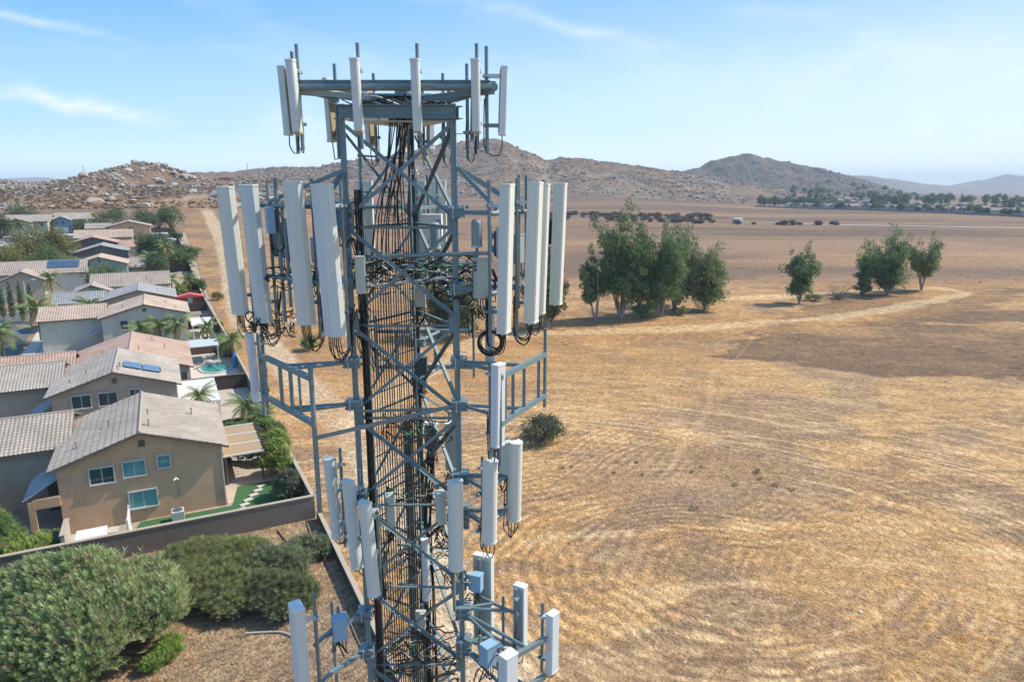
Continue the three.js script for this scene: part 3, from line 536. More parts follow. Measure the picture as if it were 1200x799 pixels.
sectorMount('single bracket holding a round-fronted antenna off the field-side leg', [-1.08, -11.2], [-0.92, -11.2], [18.7, 17.8], LEG.R, { armAt: [0.5], r: 0.035 });
antenna('small slim white antenna low in the middle of the tower', null, [-1.74, 17.18, -12.45], 1.34, 0.16, 0.13, 8, { tilt: 0, kind: 'round', mat: M.radomeWhite, cap: M.radomeWhite, poleGap: 0.09, poleUp: 0, jumpers: 1 });
sectorMount('inner pipe bracket holding the small slim white antenna', [-2.35, -12.75], [-1.3, -12.6], [16.9, 16.0], LEG.B, { armAt: [0.5], r: 0.028 });
// bottom mounts
sectorMount('lowest antenna mount on the house side, with a square arm', [-3.62, -11.0], [-3.38, -11.55], [15.85, 15.0], LEG.L, { armAt: [0.5], r: 0.04, ups: [[0.1, 13.8, 16.6], [0.9, 13.8, 16.4]] });
antenna('deep flat-topped panel antenna on the lowest house-side mount', null, [-3.80, 16.86, -10.72], 2.5, 0.32, 0.2, -56, { tilt: 0, mat: M.radome, cap: M.radomeWhite, poleGap: 0.22, poleUp: 0.12, jumpers: 3 });
sectorMount('lowest antenna mount on the field side, with white rails', [-0.62, -12.35], [0.12, -11.78], [15.95, 15.2], LEG.R, { armAt: [0.35, 0.8], r: 0.035, arms: 'pipe', ups: [[0.6, 14.9, 16.2]] });
sectorMount('outermost low antenna rail over the field', [-0.25, -10.45], [0.62, -11.2], [15.85, 15.05], LEG.R, { armAt: [0.3, 0.62], rail: 'rect', arms: 'pipe' });
antenna('wide panel antenna turned to the hills, its back plate and clamps showing', null, [-0.58, 16.76, -12.6], 2.08, 0.40, 0.15, 158, { tilt: 0, mat: M.radome, back: M.backplate, cap: M.radomeWhite, poleGap: 0.12, poleUp: 0, poleDown: 0.3, jumpers: 2 });
antenna('small white panel antenna turned to the hills on the lowest field-side mount', null, [0.17, 16.46, -12.0], 1.34, 0.24, 0.16, 148, { tilt: 0, mat: M.radomeWhite, back: M.backplate, poleGap: 0.1, poleUp: 0, jumpers: 2 });
antenna('small white panel antenna at the outer end of the lowest field rail', null, [0.76, 16.32, -11.3], 1.24, 0.22, 0.15, 48, { tilt: 0, mat: M.radomeWhite, poleGap: 0.17, poleUp: 0.1, poleDown: 0.15, jumpers: 2 });
antenna('white flat-topped panel antenna at the near end of the lowest field rail', null, [-0.06, 16.12, -10.42], 1.3, 0.28, 0.2, 42, { tilt: 0, mat: M.radomeWhite, poleGap: 0.15, poleUp: 0, jumpers: 2 });
// ---------------------------------------------------------------- radio units, canisters, cable tangles
function radio(label, c, w, h, d, yaw, mat, opt = {}) {
  const g = thing('radio_unit', label, 'radio unit', [c[0], c[1] - h / 2, c[2]], yaw * Math.PI / 180, opt.group);
  mesh('housing', rbox(w, h, d, 0.015, 0, h / 2, 0), mat, g);
  const n = Math.max(5, Math.round(w / 0.028));
  mesh('cooling_fin', merge(Array.from({ length: n }, (_, i) => box(0.008, h * 0.86, 0.045, -w * 0.42 + w * 0.84 * i / (n - 1), h / 2, -d / 2 - 0.022))), opt.fin || M.boxDark, g);
  mesh('visor', box(w * 1.04, 0.03, d * 1.1, 0, h + 0.012, 0), opt.top || mat, g);
  mesh('mounting_bracket', merge([box(w * 0.3, h * 0.25, 0.14, 0, h * 0.3, -d / 2 - 0.08), box(w * 0.3, h * 0.2, 0.14, 0, h * 0.75, -d / 2 - 0.08), box(0.05, h * 1.3, 0.05, 0, h * 0.5, -d / 2 - 0.15)]), M.steel, g);
  for (let i = 0; i < 4; i++) mesh('jumper_cable', cable([[(i - 1.5) * w * 0.2, 0, 0], [(i - 1.5) * w * 0.22, -0.14, 0.01], [(i - 1.5) * w * 0.3 + (wj() - 0.5) * 0.2, -0.3 - wj() * 0.15, -0.06], [(wj() - 0.5) * 0.3, -0.2, -0.24], [(wj() - 0.5) * 0.3, -0.45 - wj() * 0.3, -0.3]], 0.010, 16, 5), M.black, g);
  if (opt.ports) mesh('port_panel', merge(Array.from({ length: 3 }, (_, i) => box(0.012, 0.04, d * 0.5, -w / 2 - 0.004, h * (0.92 - i * 0.09), 0))), M.boxDark, g);
  return g;
}
radio('dark grey radio box between the tall house-side panels', [-4.32, 23.02, -12.9], 0.42, 0.50, 0.22, -40, std(0.10, 0.15, 0.19, 0.5));
radio('small pale blue radio box behind the innermost tall house-side panel', [-3.42, 22.95, -12.1], 0.25, 0.42, 0.16, 20, std(0.45, 0.56, 0.70, 0.5));
radio('small dark blue junction box beside the house-side tower leg', [-2.96, 23.55, -11.85], 0.24, 0.36, 0.18, -50, std(0.07, 0.15, 0.24, 0.5));
radio('slim cream radio unit with dark sides inside the cable tangle', [-2.62, 22.55, -11.75], 0.17, 0.62, 0.16, 12, M.box);
radio('slim light blue radio unit on an upright of the house-side mount', [-4.35, 23.45, -12.45], 0.2, 0.45, 0.14, -60, M.boxBlue);
radio('cream radio unit with port holes beside the tallest field-side panel', [-0.52, 22.52, -11.55], 0.22, 0.66, 0.20, 28, M.box, { ports: 1 });
radio('pale grey radio unit tucked behind the field-side panels', [0.12, 22.95, -12.4], 0.26, 0.5, 0.16, 60, M.backplate);
radio('dark radio unit at the far end of the field-side mount', [0.66, 23.2, -13.0], 0.22, 0.42, 0.16, 60, M.boxDark);
radio('charcoal radio unit with a white lid on the rear leg below rail level', [-1.66, 19.05, -13.3], 0.27, 0.52, 0.2, 0, std(0.085, 0.10, 0.11, 0.6), { top: M.white });
radio('tall pale grey cabinet behind the lattice, lower half olive', [-1.33, 18.55, -14.0], 0.25, 1.05, 0.16, 12, std(0.30, 0.36, 0.33, 0.6), { top: M.white });
radio('slim cream radio unit with a black side behind the round-fronted house antennas', [-2.35, 17.95, -12.15], 0.16, 0.62, 0.2, 18, M.box);
radio('dark finned radio unit behind the far round-fronted field antenna', [-0.12, 19.1, -12.0], 0.18, 0.62, 0.2, 60, M.box, { fin: M.boxDark });
radio('slim cream radio unit beside the antenna before the field-side leg', [-1.28, 18.4, -11.35], 0.15, 0.58, 0.2, 20, M.box);
radio('bright blue finned radio unit on the lowest house-side mount', [-3.22, 16.0, -11.3], 0.27, 0.44, 0.2, 20, M.boxBlue, { fin: M.boxBlue });
radio('bright blue radio unit clamped to the wide hill-facing antenna', [-0.70, 16.35, -12.25], 0.18, 0.34, 0.22, 70, M.boxBlue, { fin: M.boxBlue });
radio('bright blue radio unit beside the flat-topped white antenna', [-0.42, 15.7, -10.95], 0.26, 0.4, 0.2, 42, M.boxBlue, { fin: M.boxBlue });
radio('small grey junction box on the house-side leg above the rail frame', [-2.78, 21.55, -12.2], 0.2, 0.3, 0.14, -30, M.backplate);
radio('small cream radio unit inside the lattice just under the tangled cables', [-1.75, 22.0, -12.9], 0.2, 0.36, 0.15, 10, M.box);
radio('dark junction box on the rear leg at rail level', [-1.85, 20.5, -13.4], 0.26, 0.34, 0.18, 5, M.boxDark);
radio('pale grey radio unit low on the field-side leg', [-1.12, 16.9, -12.15], 0.2, 0.42, 0.16, 30, M.backplate);
radio('dark finned unit low on the house-side leg', [-2.62, 16.7, -12.15], 0.2, 0.4, 0.18, -20, M.boxDark);
radio('small cream radio unit in the lowest cable tangle', [-1.9, 15.25, -12.6], 0.2, 0.36, 0.15, 0, M.box);
radio('slim grey radio unit on an upright of the field-side mount', [-0.18, 23.1, -11.75], 0.15, 0.5, 0.14, 65, M.backplate);
tangle('loose black cables hanging inside the lattice below rail level', [-2.5, 19.2, -13.0], [-1.2, 19.7, -12.4], 18, 22, 2);
tangle('black and green cables behind the small slim white antenna', [-2.3, 16.4, -13.0], [-1.1, 17.0, -12.5], 20, 23, 3);
for (const [x, y, z, w, mm] of [[-1.45, 23.18, -13.0, 'inside the lattice below a pale cabinet', M.canister], [-0.62, 23.28, -12.1, 'above the cream radio unit by the field-side panels', M.canister]]) {
  const c = thing('antenna_canister', 'small grey domed canister antenna ' + w, 'antenna', [x, y - 0.24, z]);
  mesh('radome', new THREE.LatheGeometry([[0, 0.46], [0.05, 0.455], [0.085, 0.43], [0.095, 0.38], [0.095, 0.02], [0.08, 0]].map(([a, b]) => new THREE.Vector2(a, b)).reverse(), 18), mm, c);
  mesh('base_ring', new THREE.CylinderGeometry(0.105, 0.105, 0.04, 18).translate(0, -0.01, 0), M.steelPale, c);
  mesh('stem', pipe([0, -0.55, 0], [0, 0, 0], 0.025, 8), M.steel, c);
}
const cab = thing('equipment_cabinet', 'pale cabinet with a louvred side behind the rear leg of the tower', 'cabinet', [-1.62, 23.02, -13.95]);
mesh('housing', rbox(0.42, 0.5, 0.24, 0.01, 0, 0.25, 0), M.white, cab); mesh('louvre', merge(Array.from({ length: 6 }, (_, i) => box(0.1, 0.02, 0.02, 0.15, 0.08 + i * 0.06, 0.125))), M.steelDark, cab); mesh('strap', box(0.44, 0.03, 0.26, 0, 0.3, 0), M.steelPale, cab);
// hanging slack coil
{
  const co = thing('cable_coil', 'coil of slack black cable hanging below the field-side mount', 'cable coil', [-0.39, 21.35, -11.9]);
  for (let i = 0; i < 6; i++) mesh('loop', new THREE.TorusGeometry(0.175 + i * 0.011, 0.011, 6, 36).rotateY((wj() - 0.5) * 0.35).translate((wj() - 0.5) * 0.02, (wj() - 0.5) * 0.03, i * 0.016), M.black, co);
  const post = thing('mounting_post', 'thick pale vertical post on the field side behind the cable coil', 'post', [-0.40, 20.9, -12.02]);
  mesh('post', pipe([0, 0, 0], [0, 1.05, 0], 0.085, 16), M.steelPale, post); mesh('flange', new THREE.CylinderGeometry(0.12, 0.12, 0.025, 16).translate(0, 1.05, 0), M.steel, post);
}
function tangle(label, lo, hi, n, seed, greens) {
  const g = thing('cable_bundle', label, 'cables'), r = rng(seed), p = () => [lo[0] + (hi[0] - lo[0]) * r(), lo[1] + (hi[1] - lo[1]) * r(), lo[2] + (hi[2] - lo[2]) * r()];
  for (let i = 0; i < n; i++) {
    const a = p(), len = (hi[0] - lo[0]) * (0.3 + r() * 0.5), dir = r() < 0.5 ? -1 : 1, pts = [a];
    for (let k = 1; k < 6; k++) pts.push([Math.min(hi[0], Math.max(lo[0], a[0] + dir * len * k / 5)), Math.min(hi[1] + 0.05, Math.max(lo[1] - 0.1, a[1] + (r() - 0.5) * 0.28)), Math.min(hi[2], Math.max(lo[2], a[2] + (r() - 0.5) * 0.35))]);
    mesh('cable', cable(pts, 0.008 + r() * 0.007, 20, 5), i < greens ? M.green : r() < 0.10 ? M.steelPale : M.black, g);
  }
}
tangle('thick tangle of black and green jumper cables across the middle of the tower', [-2.85, 22.35, -12.9], [-0.65, 22.85, -12.0], 70, 11, 7);
tangle('short run of black jumper cables between the rear leg and the field-side panels', [-1.4, 22.1, -12.4], [-0.3, 22.5, -11.8], 24, 12, 2);
tangle('black jumper cables looping below the tall house-side panels', [-5.0, 21.3, -13.1], [-4.2, 21.7, -12.6], 22, 13, 0);
tangle('black jumper cables behind the third tall house-side panel', [-4.5, 22.2, -12.9], [-3.2, 22.6, -12.2], 18, 14, 0);
tangle('bundle of black cables sagging across the tower at the round-fronted antennas', [-2.4, 17.9, -12.8], [-1.0, 18.4, -12.3], 22, 15, 3);
tangle('tangle of black and green cables at the lowest visible level of the tower', [-2.8, 14.3, -12.9], [-1.1, 15.0, -12.0], 46, 16, 8);
{ // bunch of feeders dropping down beside the rear leg
  const g = thing('cable_bundle', 'dark bunch of feeders dropping beside the rear leg under the charcoal unit', 'cables');
  for (let i = 0; i < 12; i++) mesh('cable', cable([[-1.66 + (wj() - 0.5) * 0.2, 18.8, -13.25], [-1.7 + (wj() - 0.5) * 0.22, 18.2, -13.3], [-1.78 + (wj() - 0.5) * 0.15, 17.4, -13.35], [-1.85 + (wj() - 0.5) * 0.25, 16.2, -13.4], [-1.8 + (wj() - 0.5) * 0.3, 12, -13.4]], 0.014, 24, 5), M.black, g);
}
// ---------------------------------------------------------------- housing tract
const stuccoTex = noiseTex(512, (u, v) => { const k = 0.80 + 0.24 * tfbm(u, v, 6, 4, 4) + 0.14 * (tfbm(u, v, 120, 2, 7) - 0.5) + 0.10 * (tfbm(u, v * 0.25 % 1, 24, 3, 17) - 0.5); return [k, k, k * 0.985]; });
const stuccoBump = noiseTex(256, (u, v) => { const k = tfbm(u, v, 64, 3, 13); return [k, k, k]; }, 0, THREE.NoColorSpace);
const stucco = (r, g, b) => new THREE.MeshStandardMaterial({ color: new THREE.Color().setRGB(r, g, b), map: stuccoTex, bumpMap: stuccoBump, bumpScale: 0.006, roughness: 0.95 });
const roofMat = new THREE.MeshStandardMaterial({ vertexColors: true, roughness: 0.85 });
const glass = new THREE.MeshPhysicalMaterial({ color: new THREE.Color().setRGB(0.035, 0.075, 0.085), roughness: 0.06, metalness: 0, clearcoat: 1, clearcoatRoughness: 0.03 });
const blind = new THREE.MeshPhysicalMaterial({ color: new THREE.Color().setRGB(0.10, 0.30, 0.31), roughness: 0.15, clearcoat: 1 });
const curtain = new THREE.MeshPhysicalMaterial({ color: new THREE.Color().setRGB(0.16, 0.17, 0.15), roughness: 0.2, clearcoat: 1 });
const trimMat = std(0.50, 0.49, 0.46, 0.7), fascia = std(0.13, 0.105, 0.09, 0.7), concrete = new THREE.MeshStandardMaterial({ color: new THREE.Color().setRGB(0.56, 0.52, 0.47), map: stuccoTex, roughness: 0.9 });
const pvMat = new THREE.MeshPhysicalMaterial({ color: new THREE.Color().setRGB(0.05, 0.075, 0.125), roughness: 0.16, clearcoat: 1 });
const garageMat = std(0.60, 0.59, 0.56, 0.6);
// clay tile slope: rolls run down the slope, courses step across it. o = upper corner, a = along the ridge, d = down the slope (vectors)
function tileSlope(o, a, d, base, pitch, seed) {
  const La = Math.hypot(...a), Ld = Math.hypot(...d), ua = unit(a), ud = unit(d), n = unit([ua[1] * ud[2] - ua[2] * ud[1], ua[2] * ud[0] - ua[0] * ud[2], ua[0] * ud[1] - ua[1] * ud[0]]);
  const sg = n[1] < 0 ? -1 : 1, nn = [n[0] * sg, n[1] * sg, n[2] * sg], prof = [0, 0.62, 1, 0.62], cols = Math.max(2, Math.round(La / pitch)), rows = Math.max(2, Math.round(Ld / (pitch * 1.3))), amp = pitch * 0.18, lip = 0.03 * pitch / 0.3;
  const P = [], C = [], I = [], r = rng(seed), nx = cols * 4 + 1, tone = Array.from({ length: cols * rows }, () => 0.90 + r() * 0.20);
  for (let j = 0; j < rows; j++) for (const e of [0, 1]) for (let i = 0; i < nx; i++) {
    const u = La * i / (nx - 1), v = Ld * (j + e) / rows, h = prof[i % 4] * amp + (e ? lip : 0) + 0.02, k = tone[j * cols + Math.min(cols - 1, i >> 2)] * (0.80 + 0.40 * fbm(u * 0.45 + seed, v * 0.45, 3));
    P.push(o[0] + ua[0] * u + ud[0] * v + nn[0] * h, o[1] + ua[1] * u + ud[1] * v + nn[1] * h, o[2] + ua[2] * u + ud[2] * v + nn[2] * h); C.push(base[0] * k, base[1] * k, base[2] * k);
  }
  const R = rows * 2;
  for (let j = 0; j + 1 < R; j++) for (let i = 0; i + 1 < nx; i++) { const q = j * nx + i, t = q + nx; sg > 0 ? I.push(q, q + 1, t, q + 1, t + 1, t) : I.push(q, t, q + 1, q + 1, t, t + 1); }
  const g = new THREE.BufferGeometry(); g.setAttribute('position', new THREE.Float32BufferAttribute(P, 3)); g.setAttribute('color', new THREE.Float32BufferAttribute(C, 3)); g.setIndex(I);
  const f = g.toNonIndexed(); f.computeVertexNormals(); return f;
}
let roofSeed = 100;
// one gabled block; axis 'z': ridge runs away (local -z), axis 'x': ridge runs across. x0..x1 across, z0 near, z1 far (z1 < z0)
function gableBlock(g, x0, x1, z0, z1, eave, ridge, wallMat, roofCol, axis, pitch, over = 0.45) {
  const h0 = -1.2;
  const sh = new THREE.Shape();
  if (axis === 'z') { sh.moveTo(x0, h0); sh.lineTo(x1, h0); sh.lineTo(x1, eave); sh.lineTo((x0 + x1) / 2, ridge - 0.05); sh.lineTo(x0, eave); }
  else { sh.moveTo(-z0, h0); sh.lineTo(-z1, h0); sh.lineTo(-z1, eave); sh.lineTo(-(z0 + z1) / 2, ridge - 0.05); sh.lineTo(-z0, eave); }
  sh.closePath();
  let w = new THREE.ExtrudeGeometry(sh, { depth: axis === 'z' ? z0 - z1 : x1 - x0, bevelEnabled: false });
  w = axis === 'z' ? w.translate(0, 0, z1) : w.rotateY(Math.PI / 2).translate(x0, 0, 0);
  { const p = w.attributes.position, nn = w.attributes.normal, uv = new Float32Array(p.count * 2); for (let i = 0; i < p.count; i++) { uv[2 * i] = (Math.abs(nn.getX(i)) > 0.5 ? p.getZ(i) : p.getX(i)) / 5; uv[2 * i + 1] = p.getY(i) / 5; } w.setAttribute('uv', new THREE.BufferAttribute(uv, 2)); }
  mesh('wall', w, wallMat, g);
  const half = (axis === 'z' ? x1 - x0 : z0 - z1) / 2, sl = (ridge - eave) / half, ex = half + over, drop = sl * ex, c = axis === 'z' ? (x0 + x1) / 2 : (z0 + z1) / 2;
  for (const s of [-1, 1]) {
    const o = axis === 'z' ? [c, ridge, z0 + over] : [x0 - over, ridge, c], a = axis === 'z' ? [0, 0, z1 - z0 - 2 * over] : [x1 - x0 + 2 * over, 0, 0], d = axis === 'z' ? [s * ex, -drop, 0] : [0, -drop, s * ex];
    const rf = mesh('roof', tileSlope(o, a, d, roofCol, pitch, roofSeed++), roofMat, g);
    // soffit board and fascia under the tiles
    const e0 = add3(o, d), e1 = add3(e0, a);
    mesh('fascia', bar(add3(e0, [0, -0.09, 0]), add3(e1, [0, -0.09, 0]), PROF.rect(0.15, 0.05), [0, 1, 0]), fascia, rf);
    for (const q of [o, add3(o, a)]) mesh('barge_board', bar(add3(q, [0, -0.10, 0]), add3(add3(q, d), [0, -0.10, 0]), PROF.rect(0.15, 0.05), [0, 1, 0]), fascia, rf);
  }
  // ridge cap tiles
  const r0 = axis === 'z' ? [c, ridge + 0.06, z0 + over] : [x0 - over, ridge + 0.06, c], r1 = axis === 'z' ? [c, ridge + 0.06, z1 - over] : [x1 + over, ridge + 0.06, c];
  mesh('ridge_cap', paint(pipe(r0, r1, 0.10, 8), () => roofCol), roofMat, g);
}
const _glz = new THREE.BoxGeometry(1, 1, 1);
function windowOn(g, x, y, z, w, h, face = 'near', two = true, pm = glass) {
  const t = 0.10, fr = merge([box(w + 2 * t, t, 0.16, 0, h / 2 + t / 2, 0.05), box(w + 2 * t, t, 0.20, 0, -h / 2 - t / 2, 0.07), box(t, h, 0.16, -w / 2 - t / 2, 0, 0.05), box(t, h, 0.16, w / 2 + t / 2, 0, 0.05), ...(two ? [box(0.05, h, 0.05, 0, 0, 0)] : [box(w, 0.05, 0.05, 0, 0, 0)])]);
  const f = mesh('window', fr, trimMat, g); f.position.set(x, y, z); f.rotation.y = face === 'near' ? 0 : face === 'right' ? Math.PI / 2 : -Math.PI / 2;
  for (const s of [-1, 1]) { const p = mesh('pane', _glz, s > 0 && pm === glass && (x * 7.3 + y * 3.1) % 1 > 0.4 ? curtain : pm, f); if (two) { p.scale.set(w / 2 - 0.025, h, 0.02); p.position.set(s * w / 4, 0, 0.005); } else { p.scale.set(w, h / 2 - 0.025, 0.02); p.position.set(0, s * h / 4, 0.005); } }
}
function vents(g, spots) { for (const [x, y, z] of spots) { const v = mesh('roof_vent', pipe([x, y - 0.4, z], [x, y + 0.38, z], 0.05, 8), std(0.30, 0.22, 0.19, 0.8), g); mesh('vent_cap', new THREE.CylinderGeometry(0.09, 0.09, 0.06, 8).translate(x, y + 0.4, z), v.material, v); } }
function solar(g, x, z, sl, ridgeY, c, nx, nz, w = 1.0, l = 1.65) {   // rows of panels on the slope that falls towards +x (sl > 0) or -x
  for (let i = 0; i < nx; i++) for (let j = 0; j < nz; j++) {
    const m = mesh('solar_panel', merge([box(w - 0.03, 0.04, l - 0.03)]), pvMat, g), px = x + i * w * Math.sign(sl); m.position.set(px, ridgeY - Math.abs(px - c) * Math.abs(sl) + 0.22, z - j * l); m.rotation.z = -Math.atan(sl);
  }
}
function house(label, s, t, o = {}) {
  const [x, z] = o.at || nb(s, t), ry = (o.rot ?? 27) * Math.PI / 180;
  return thing('house', label, 'house', [x, gh(x, z), z], ry, o.group);
}
const WALLS = { tan: stucco(0.60, 0.38, 0.235), taupe: stucco(0.47, 0.375, 0.295), cream: stucco(0.47, 0.42, 0.34), white: stucco(0.62, 0.60, 0.55), pale: stucco(0.56, 0.54, 0.48), grey: stucco(0.17, 0.165, 0.16), sage: stucco(0.34, 0.38, 0.35) };
const ROOFS = { grey: [0.36, 0.305, 0.255], grey2: [0.375, 0.325, 0.28], pink: [0.42, 0.285, 0.225], peach: [0.45, 0.345, 0.27], slate: [0.30, 0.295, 0.30], brown: [0.36, 0.295, 0.25] };
{ // 1: the tan gable next to the near wall
  const g = house('tan stucco two-storey house beside the near block wall, with a teal window', 0, 0);
  gableBlock(g, -14.6, -5.36, -5.2, -13.4, 5.05, 6.45, WALLS.taupe, ROOFS.grey, 'x', 0.28);
  gableBlock(g, -5.35, 5.35, 0, -10.4, 5.15, 6.95, WALLS.tan, ROOFS.grey, 'z', 0.36);
  windowOn(g, -2.65, 4.05, 0.02, 1.45, 1.15); windowOn(g, -0.6, 4.2, 0.02, 1.35, 1.1, 'near', true, blind); windowOn(g, 1.35, 4.4, 0.02, 0.75, 0.9, 'near', false, blind); windowOn(g, -0.25, 1.75, 0.02, 1.75, 1.25, 'near', true, blind);
  windowOn(g, 5.36, 4.1, -3, 1.4, 1.1, 'right'); windowOn(g, 5.36, 1.6, -6, 2.2, 2.0, 'right');
  mesh('gable_vent', merge([box(0.42, 0.5, 0.05, 0.05, 6.0, 0.02), ...Array.from({ length: 5 }, (_, i) => box(0.36, 0.03, 0.08, 0.05, 5.82 + i * 0.09, 0.03))]), fascia, g);
  const porch = mesh('porch_roof', tileSlope([-5.3, 4.35, 0.35], [0, 0, -4.6], [-2.1, -1.25, 0], ROOFS.slate, 0.3, 7), roofMat, g); mesh('fascia', bar([-7.4, 3.02, 0.35], [-7.4, 3.02, -4.25], PROF.rect(0.15, 0.06), [0, 1, 0]), fascia, porch);
  mesh('porch_column', box(0.4, 4.2, 0.4, -7.0, 0.9, 0.1), WALLS.tan, g); mesh('porch_arch', box(1.6, 0.7, 0.35, -6.1, 2.75, 0.1), WALLS.tan, g); mesh('door', box(1.1, 2.2, 0.08, -6.2, 1.1, -4.9), fascia, g);
  mesh('downpipe', box(0.08, 5.0, 0.08, 5.28, 2.5, 0.05), std(0.55, 0.5, 0.44, 0.6), g);
  const lamp = mesh('flood_light', merge([box(0.12, 0.12, 0.1, 2.0, 2.95, 0.06), pipe([2.0, 2.98, 0.1], [1.85, 2.86, 0.32], 0.06, 8), pipe([2.0, 2.98, 0.1], [2.15, 2.86, 0.32], 0.06, 8)]), M.white, g); mesh('wire', pipe([2.1, 1.4, 0.03], [2.08, 2.9, 0.03], 0.012, 5), M.steelDark, lamp);
  vents(g, [[0.5, 6.9, -4.2], [0.6, 6.9, -1.4], [3.6, 5.95, -6.2], [-2.2, 6.3, -4.6], [-4.2, 5.65, -2.2]]);
}
{ // 2
  const g = house('taupe two-storey house with two blue solar panels, behind the tan house', 20, -2.6);
  gableBlock(g, -14.2, -5.3, -5.0, -13.2, 5.05, 6.45, WALLS.taupe, ROOFS.grey2, 'x', 0.28);
  gableBlock(g, -5.3, 5.3, 0, -10.4, 5.25, 6.95, WALLS.taupe, ROOFS.grey2, 'z', 0.36);
  windowOn(g, -2.9, 4.3, 0.02, 1.5, 1.2); windowOn(g, -0.7, 4.3, 0.02, 1.5, 1.2); windowOn(g, 1.6, 4.5, 0.02, 0.8, 0.9, 'near', true); windowOn(g, 5.31, 1.5, -3, 2.0, 1.8, 'right');
  mesh('gable_vent', box(0.42, 0.5, 0.06, 0.0, 6.0, 0.02), fascia, g);
  const porch = mesh('porch_roof', tileSlope([-5.25, 4.3, 0.3], [0, 0, -4.4], [-2.1, -1.25, 0], ROOFS.slate, 0.3, 9), roofMat, g); mesh('fascia', bar([-7.35, 2.97, 0.3], [-7.35, 2.97, -4.1], PROF.rect(0.15, 0.06), [0, 1, 0]), fascia, porch);
  solar(g, 1.55, -2.6, 0.32, 6.95, 0, 2, 1, 1.65, 1.2); vents(g, [[0.4, 6.95, -0.6], [0.5, 6.95, -1.9], [4.0, 5.8, -2.6], [-2.5, 6.3, -3], [-3.8, 5.8, -1.6]]);
  solar(g, 1.55, -3.8, 0.32, 6.95, 0, 2, 1, 1.65, 1.2);
}
{ // 3: single storey, pink tiles
  const g = house('single-storey house with a wide pink tile roof', 36, -2.0);
  gableBlock(g, -19.5, -6.4, -3.5, -11.5, 3.0, 4.5, WALLS.cream, ROOFS.pink, 'x', 0.32);
  gableBlock(g, -13.5, -9.0, 0.2, -6, 2.95, 3.9, WALLS.cream, ROOFS.pink, 'z', 0.32);
  gableBlock(g, -6.3, 6.3, 0, -14, 3.1, 5.15, WALLS.cream, ROOFS.pink, 'z', 0.32);
  windowOn(g, 5.3, 1.6, 0.02, 1.3, 1.5); windowOn(g, 6.31, 1.5, -4, 1.8, 1.8, 'right'); vents(g, [[1.0, 5.0, -3], [3.8, 4.2, -7], [-3, 4.5, -5], [2.4, 4.6, -10]]);
}
{ // 4: off-white gable behind palms
  const g = house('off-white two-storey house with a peach tile roof behind three palms', 63, -0.6);
  gableBlock(g, -14.0, -5.8, -3.6, -12.0, 5.0, 6.3, WALLS.pale, ROOFS.peach, 'x', 0.34);
  gableBlock(g, -5.8, 5.8, 0, -10.6, 5.35, 7.0, WALLS.pale, ROOFS.peach, 'z', 0.34);
  windowOn(g, -2.9, 4.0, 0.02, 1.0, 1.3, 'near', false); windowOn(g, 2.8, 3.9, 0.02, 1.3, 1.2); mesh('gable_vent', box(0.5, 0.5, 0.06, 0, 6.1, 0.02), fascia, g); vents(g, [[-3, 6.3, -3], [3, 6.2, -5], [4.4, 5.8, -2]]);
  const p = mesh('porch_roof', tileSlope([-5.7, 3.6, 0.2], [0, 0, -3.4], [-2.0, -0.9, 0], ROOFS.slate, 0.34, 12), roofMat, g); mesh('fascia', bar([-7.7, 2.64, 0.2], [-7.7, 2.64, -3.2], PROF.rect(0.15, 0.06), [0, 1, 0]), fascia, p);
}
{ // 5
  const g = house('two-storey house with a blue-grey slate tile roof next to the peach roof', 81, -1.8);
  gableBlock(g, -13.0, -5.6, -3.5, -10.5, 4.9, 6.2, WALLS.cream, ROOFS.slate, 'x', 0.36); gableBlock(g, -5.6, 5.6, 0, -10.4, 5.4, 6.9, WALLS.taupe, ROOFS.slate, 'z', 0.36); vents(g, [[3, 6.1, -4], [-2, 6.3, -2]]);
}
{ // 6
  const g = house('white two-storey house with a broad brown roof whose ridge runs sideways', 101, -3.2);
  gableBlock(g, -7.2, 6.4, -1.5, -11.5, 5.3, 7.2, WALLS.white, ROOFS.brown, 'x', 0.36); gableBlock(g, -9.8, -3.9, 2.2, -6, 4.9, 6.1, WALLS.cream, ROOFS.brown, 'z', 0.36); windowOn(g, -7.6, 3.5, 2.23, 1.4, 1.2); windowOn(g, -5.6, 3.5, 2.23, 1.4, 1.2); windowOn(g, 6.42, 3.6, -5, 1.0, 1.0, 'right'); vents(g, [[-2, 6.4, -3], [2.4, 6.4, -3.2]]);
}
{ // 7
  const g = house('sage green house with a peach gable roof and a small attic vent', 139, -11.2);
  gableBlock(g, -11, -5.8, -2, -9, 4.4, 5.8, WALLS.sage, ROOFS.peach, 'x', 0.45); gableBlock(g, -5.8, 5.8, 0, -10, 5.2, 6.95, WALLS.sage, ROOFS.peach, 'z', 0.45); gableBlock(g, 2, 12, -6, -14, 3.6, 5.4, WALLS.cream, ROOFS.brown, 'x', 0.45); mesh('gable_vent', box(0.5, 0.55, 0.06, 0, 5.9, 0.02), fascia, g);
}
{ // 8
  const g = house('dark grey gabled house with blue solar panels on its lower roof', 160, -11.8);
  gableBlock(g, -15, -6, -1, -9, 3.8, 5.2, WALLS.grey, ROOFS.slate, 'x', 0.45); gableBlock(g, -6, 6, 0, -10, 5.2, 6.95, WALLS.grey, ROOFS.slate, 'z', 0.45);
  for (let i = 0; i < 6; i++) { const m = mesh('solar_panel', box(1.0, 0.05, 1.7), pvMat, g); m.position.set(-13 + i * 1.03, 4.72, -2.6); m.rotation.x = Math.atan(1.4 / 4); }
  windowOn(g, -1.5, 2.4, 0.02, 1.2, 1.2, 'near', true, blind); windowOn(g, 2, 2.4, 0.02, 1.2, 1.2, 'near', true, blind);
}
